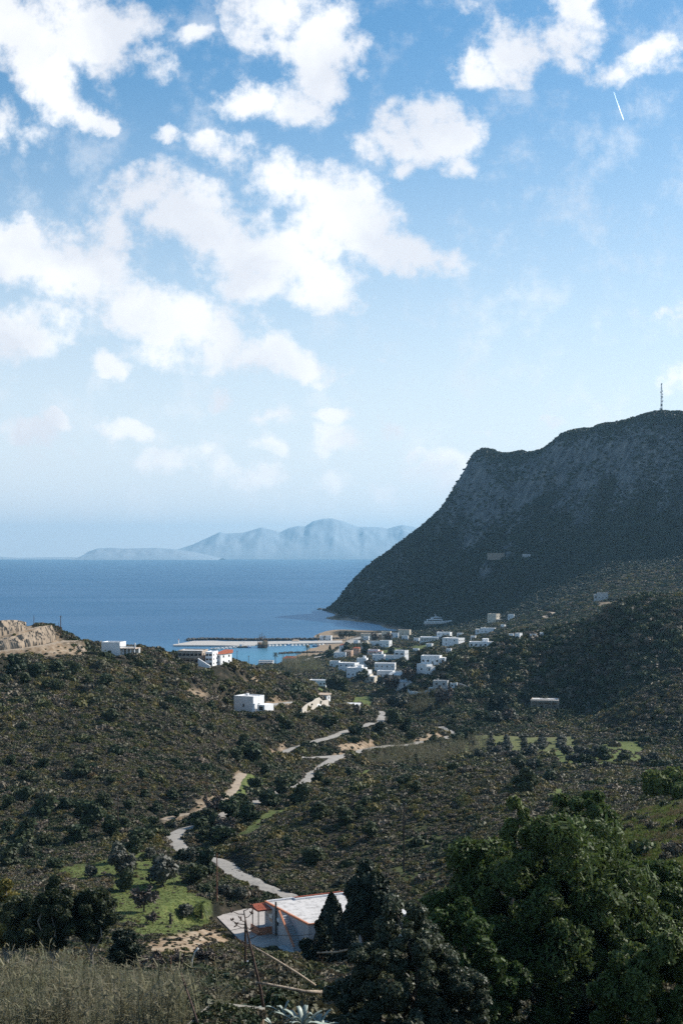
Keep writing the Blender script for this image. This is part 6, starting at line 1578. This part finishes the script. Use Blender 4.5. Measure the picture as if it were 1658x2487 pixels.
def star_pine():
    g = at(997, 1230); h = 33 / F * 1230
    t = empty('star_pine', g, 'tiered star pine with open branches in the middle of the town', 'tree')
    m = MB().tube([(0,0,-.5),(0,0,h)], [.25,.06], 7); m.build('trunk', M_BARK, t)
    r = np.random.default_rng(9); P_ = []
    for k in range(9):
        z = h * (.3 + .078 * k); w = 4.4 * (1 - k / 9.5)
        for j in range(7):
            a = 2 * PI * (j + .5 * (k % 2)) / 7
            for q in np.linspace(.15, 1, 8): P_.append((math.cos(a) * w * q, math.sin(a) * w * q, z + .5 * q * q))
    P_ = np.repeat(np.array(P_), 4, 0); P_ += r.normal(size=P_.shape) * .16
    v, f = leaf_cloud(P_, rand_dirs(len(P_), r), .26, 1.8, .8, r); link('crown', mk_mesh('crown', v, f), M_CYP, t)
star_pine()
# parked cars (a few pixels each)
def car(px, py, rz, col, label, Y):
    g = at(px, Y); g.z += .05; t = empty('parked_car', g, label, 'car', R(rz))
    m = plain_mat('car_paint', col, .3)
    prof = [(-2.05,.35),(-2.0,.85),(-1.35,.95),(-.75,1.42),(.55,1.42),(1.05,.95),(1.95,.82),(2.1,.4)]
    V = [(x, -.85, z) for x, z in prof] + [(x, .85, z) for x, z in prof]; n = len(prof)
    MB().add(V, [tuple(range(n)), tuple(range(n, 2*n))[::-1]] + [(i, i+n, (i+1) % n + n, (i+1) % n) for i in range(n)]).build('body', m, t)
    MB().box(-.72,.5,-.87,.87,1.0,1.34).build('window', M_GLASS, t)
    for x in (-1.3, 1.3):
        for y in (-.8, .8): MB().tube([(x, y-.1, .32), (x, y+.1, .32)], .32, 10).build('wheel', M_SHUT, t)
car(964, 1664, 10, (.6,.62,.64), 'silver car parked left of the long white roofed shed', 1090)
car(928, 1600, 20, (.03,.05,.12), 'dark blue car parked by the field wall', 1430)
car(1043, 1676, 5, (.55,.56,.58), 'grey car parked left of the grey cube house', 1010)
# ------------------------------------------------------------------ lattice mast on the summit
def mast():
    Y = 2120; px = 1605
    k = np.argmin(np.abs(GX - px)); col = (ZG[:, k] - H) / GY[:, k]; rows = np.where((GY[:, k] > 1900) & (GY[:, k] < 2400))[0]; j = rows[np.argmax(col[rows])]; Y = float(GY[j, k])
    g = at(px, Y); h = 66 / F * Y
    t = empty('lattice_mast', g, 'tall lattice antenna mast on the mountain summit', 'antenna mast')
    m = MB(); n = 11; w0, w1 = 2.3, 1.0
    def c(i): 
        w = w0 + (w1 - w0) * i / n; return [Vector((sx * w / 2, sy * w / 2, h * i / n)) for sx, sy in ((-1,-1),(1,-1),(1,1),(-1,1))]
    for i in range(n):
        a, b = c(i), c(i + 1)
        for q in range(4):
            m.tube([a[q], b[q]], .17, 4, False); m.tube([a[q], b[(q + 1) % 4]], .1, 4, False); m.tube([a[(q + 1) % 4], b[q]], .1, 4, False); m.tube([b[q], b[(q + 1) % 4]], .1, 4, False)
    m.build('lattice', plain_mat('mast_steel', (.30, .33, .36), .5, .3), t)
    dk = plain_mat('antenna_grey', (.08, .09, .10), .6)
    for z, x, r in ((.02,-.2,1.5),(.03,-2.6,.9),(.17,-.2,1.7),(.47,.2,1.0),(.30,.4,.9),(.95,0,1.0)):
        MB().lathe([(.2, -.4), (r, -.1), (r, .3), (.3, .4)], 12, (0, 0, 0)).build('dish', dk, t, (x, -1.6, h * z + 1.4)).rotation_euler = (R(90), 0, 0)
    for z, x in ((.34,2.3),(.48,2.0),(.58,1.9),(.70,1.6),(.66,-1.8)):
        MB().box(-.3, .3, -.25, .25, -1.1, 1.1).box(min(-x, 0) * .8, max(-x, 0) * .8, -.08, .08, -.1, .1).build('panel_antenna', dk, t, (x, 0, h * z + 1))
    for z in (.36, .46, .62, .80): MB().box(-1.7, 1.7, -1.2, -1.0, -.12, .12).build('platform', dk, t, (0, 0, h * z))
    CLEAR.append((g.x, g.y, 6))
mast()
def ice_mat():
    m, nt, b = nodes_of('ice_cloud'); t = N(nt, 'ShaderNodeBsdfTranslucent'); t.inputs[0].default_value = (.95, .96, .98, 1); d = N(nt, 'ShaderNodeBsdfDiffuse'); d.inputs[0].default_value = (.95, .96, .98, 1)
    a = N(nt, 'ShaderNodeAddShader'); nt.links.new(t.outputs[0], a.inputs[0]); nt.links.new(d.outputs[0], a.inputs[1]); nt.links.new(a.outputs[0], nt.nodes['Material Output'].inputs['Surface'])
    return m
# vapour trail of an airliner, high beyond the bay
tag(MB().tube([P(1489,222,30000), P(1496,243,30000), P(1503,263,30000), P(1512,288,30000), P(1513.5,292,30000)], [2, 4, 6, 7, 1.5], 10).build('contrail', ice_mat()), 'thin white vapour trail in the clear blue sky at the upper right', 'contrail')
grow()
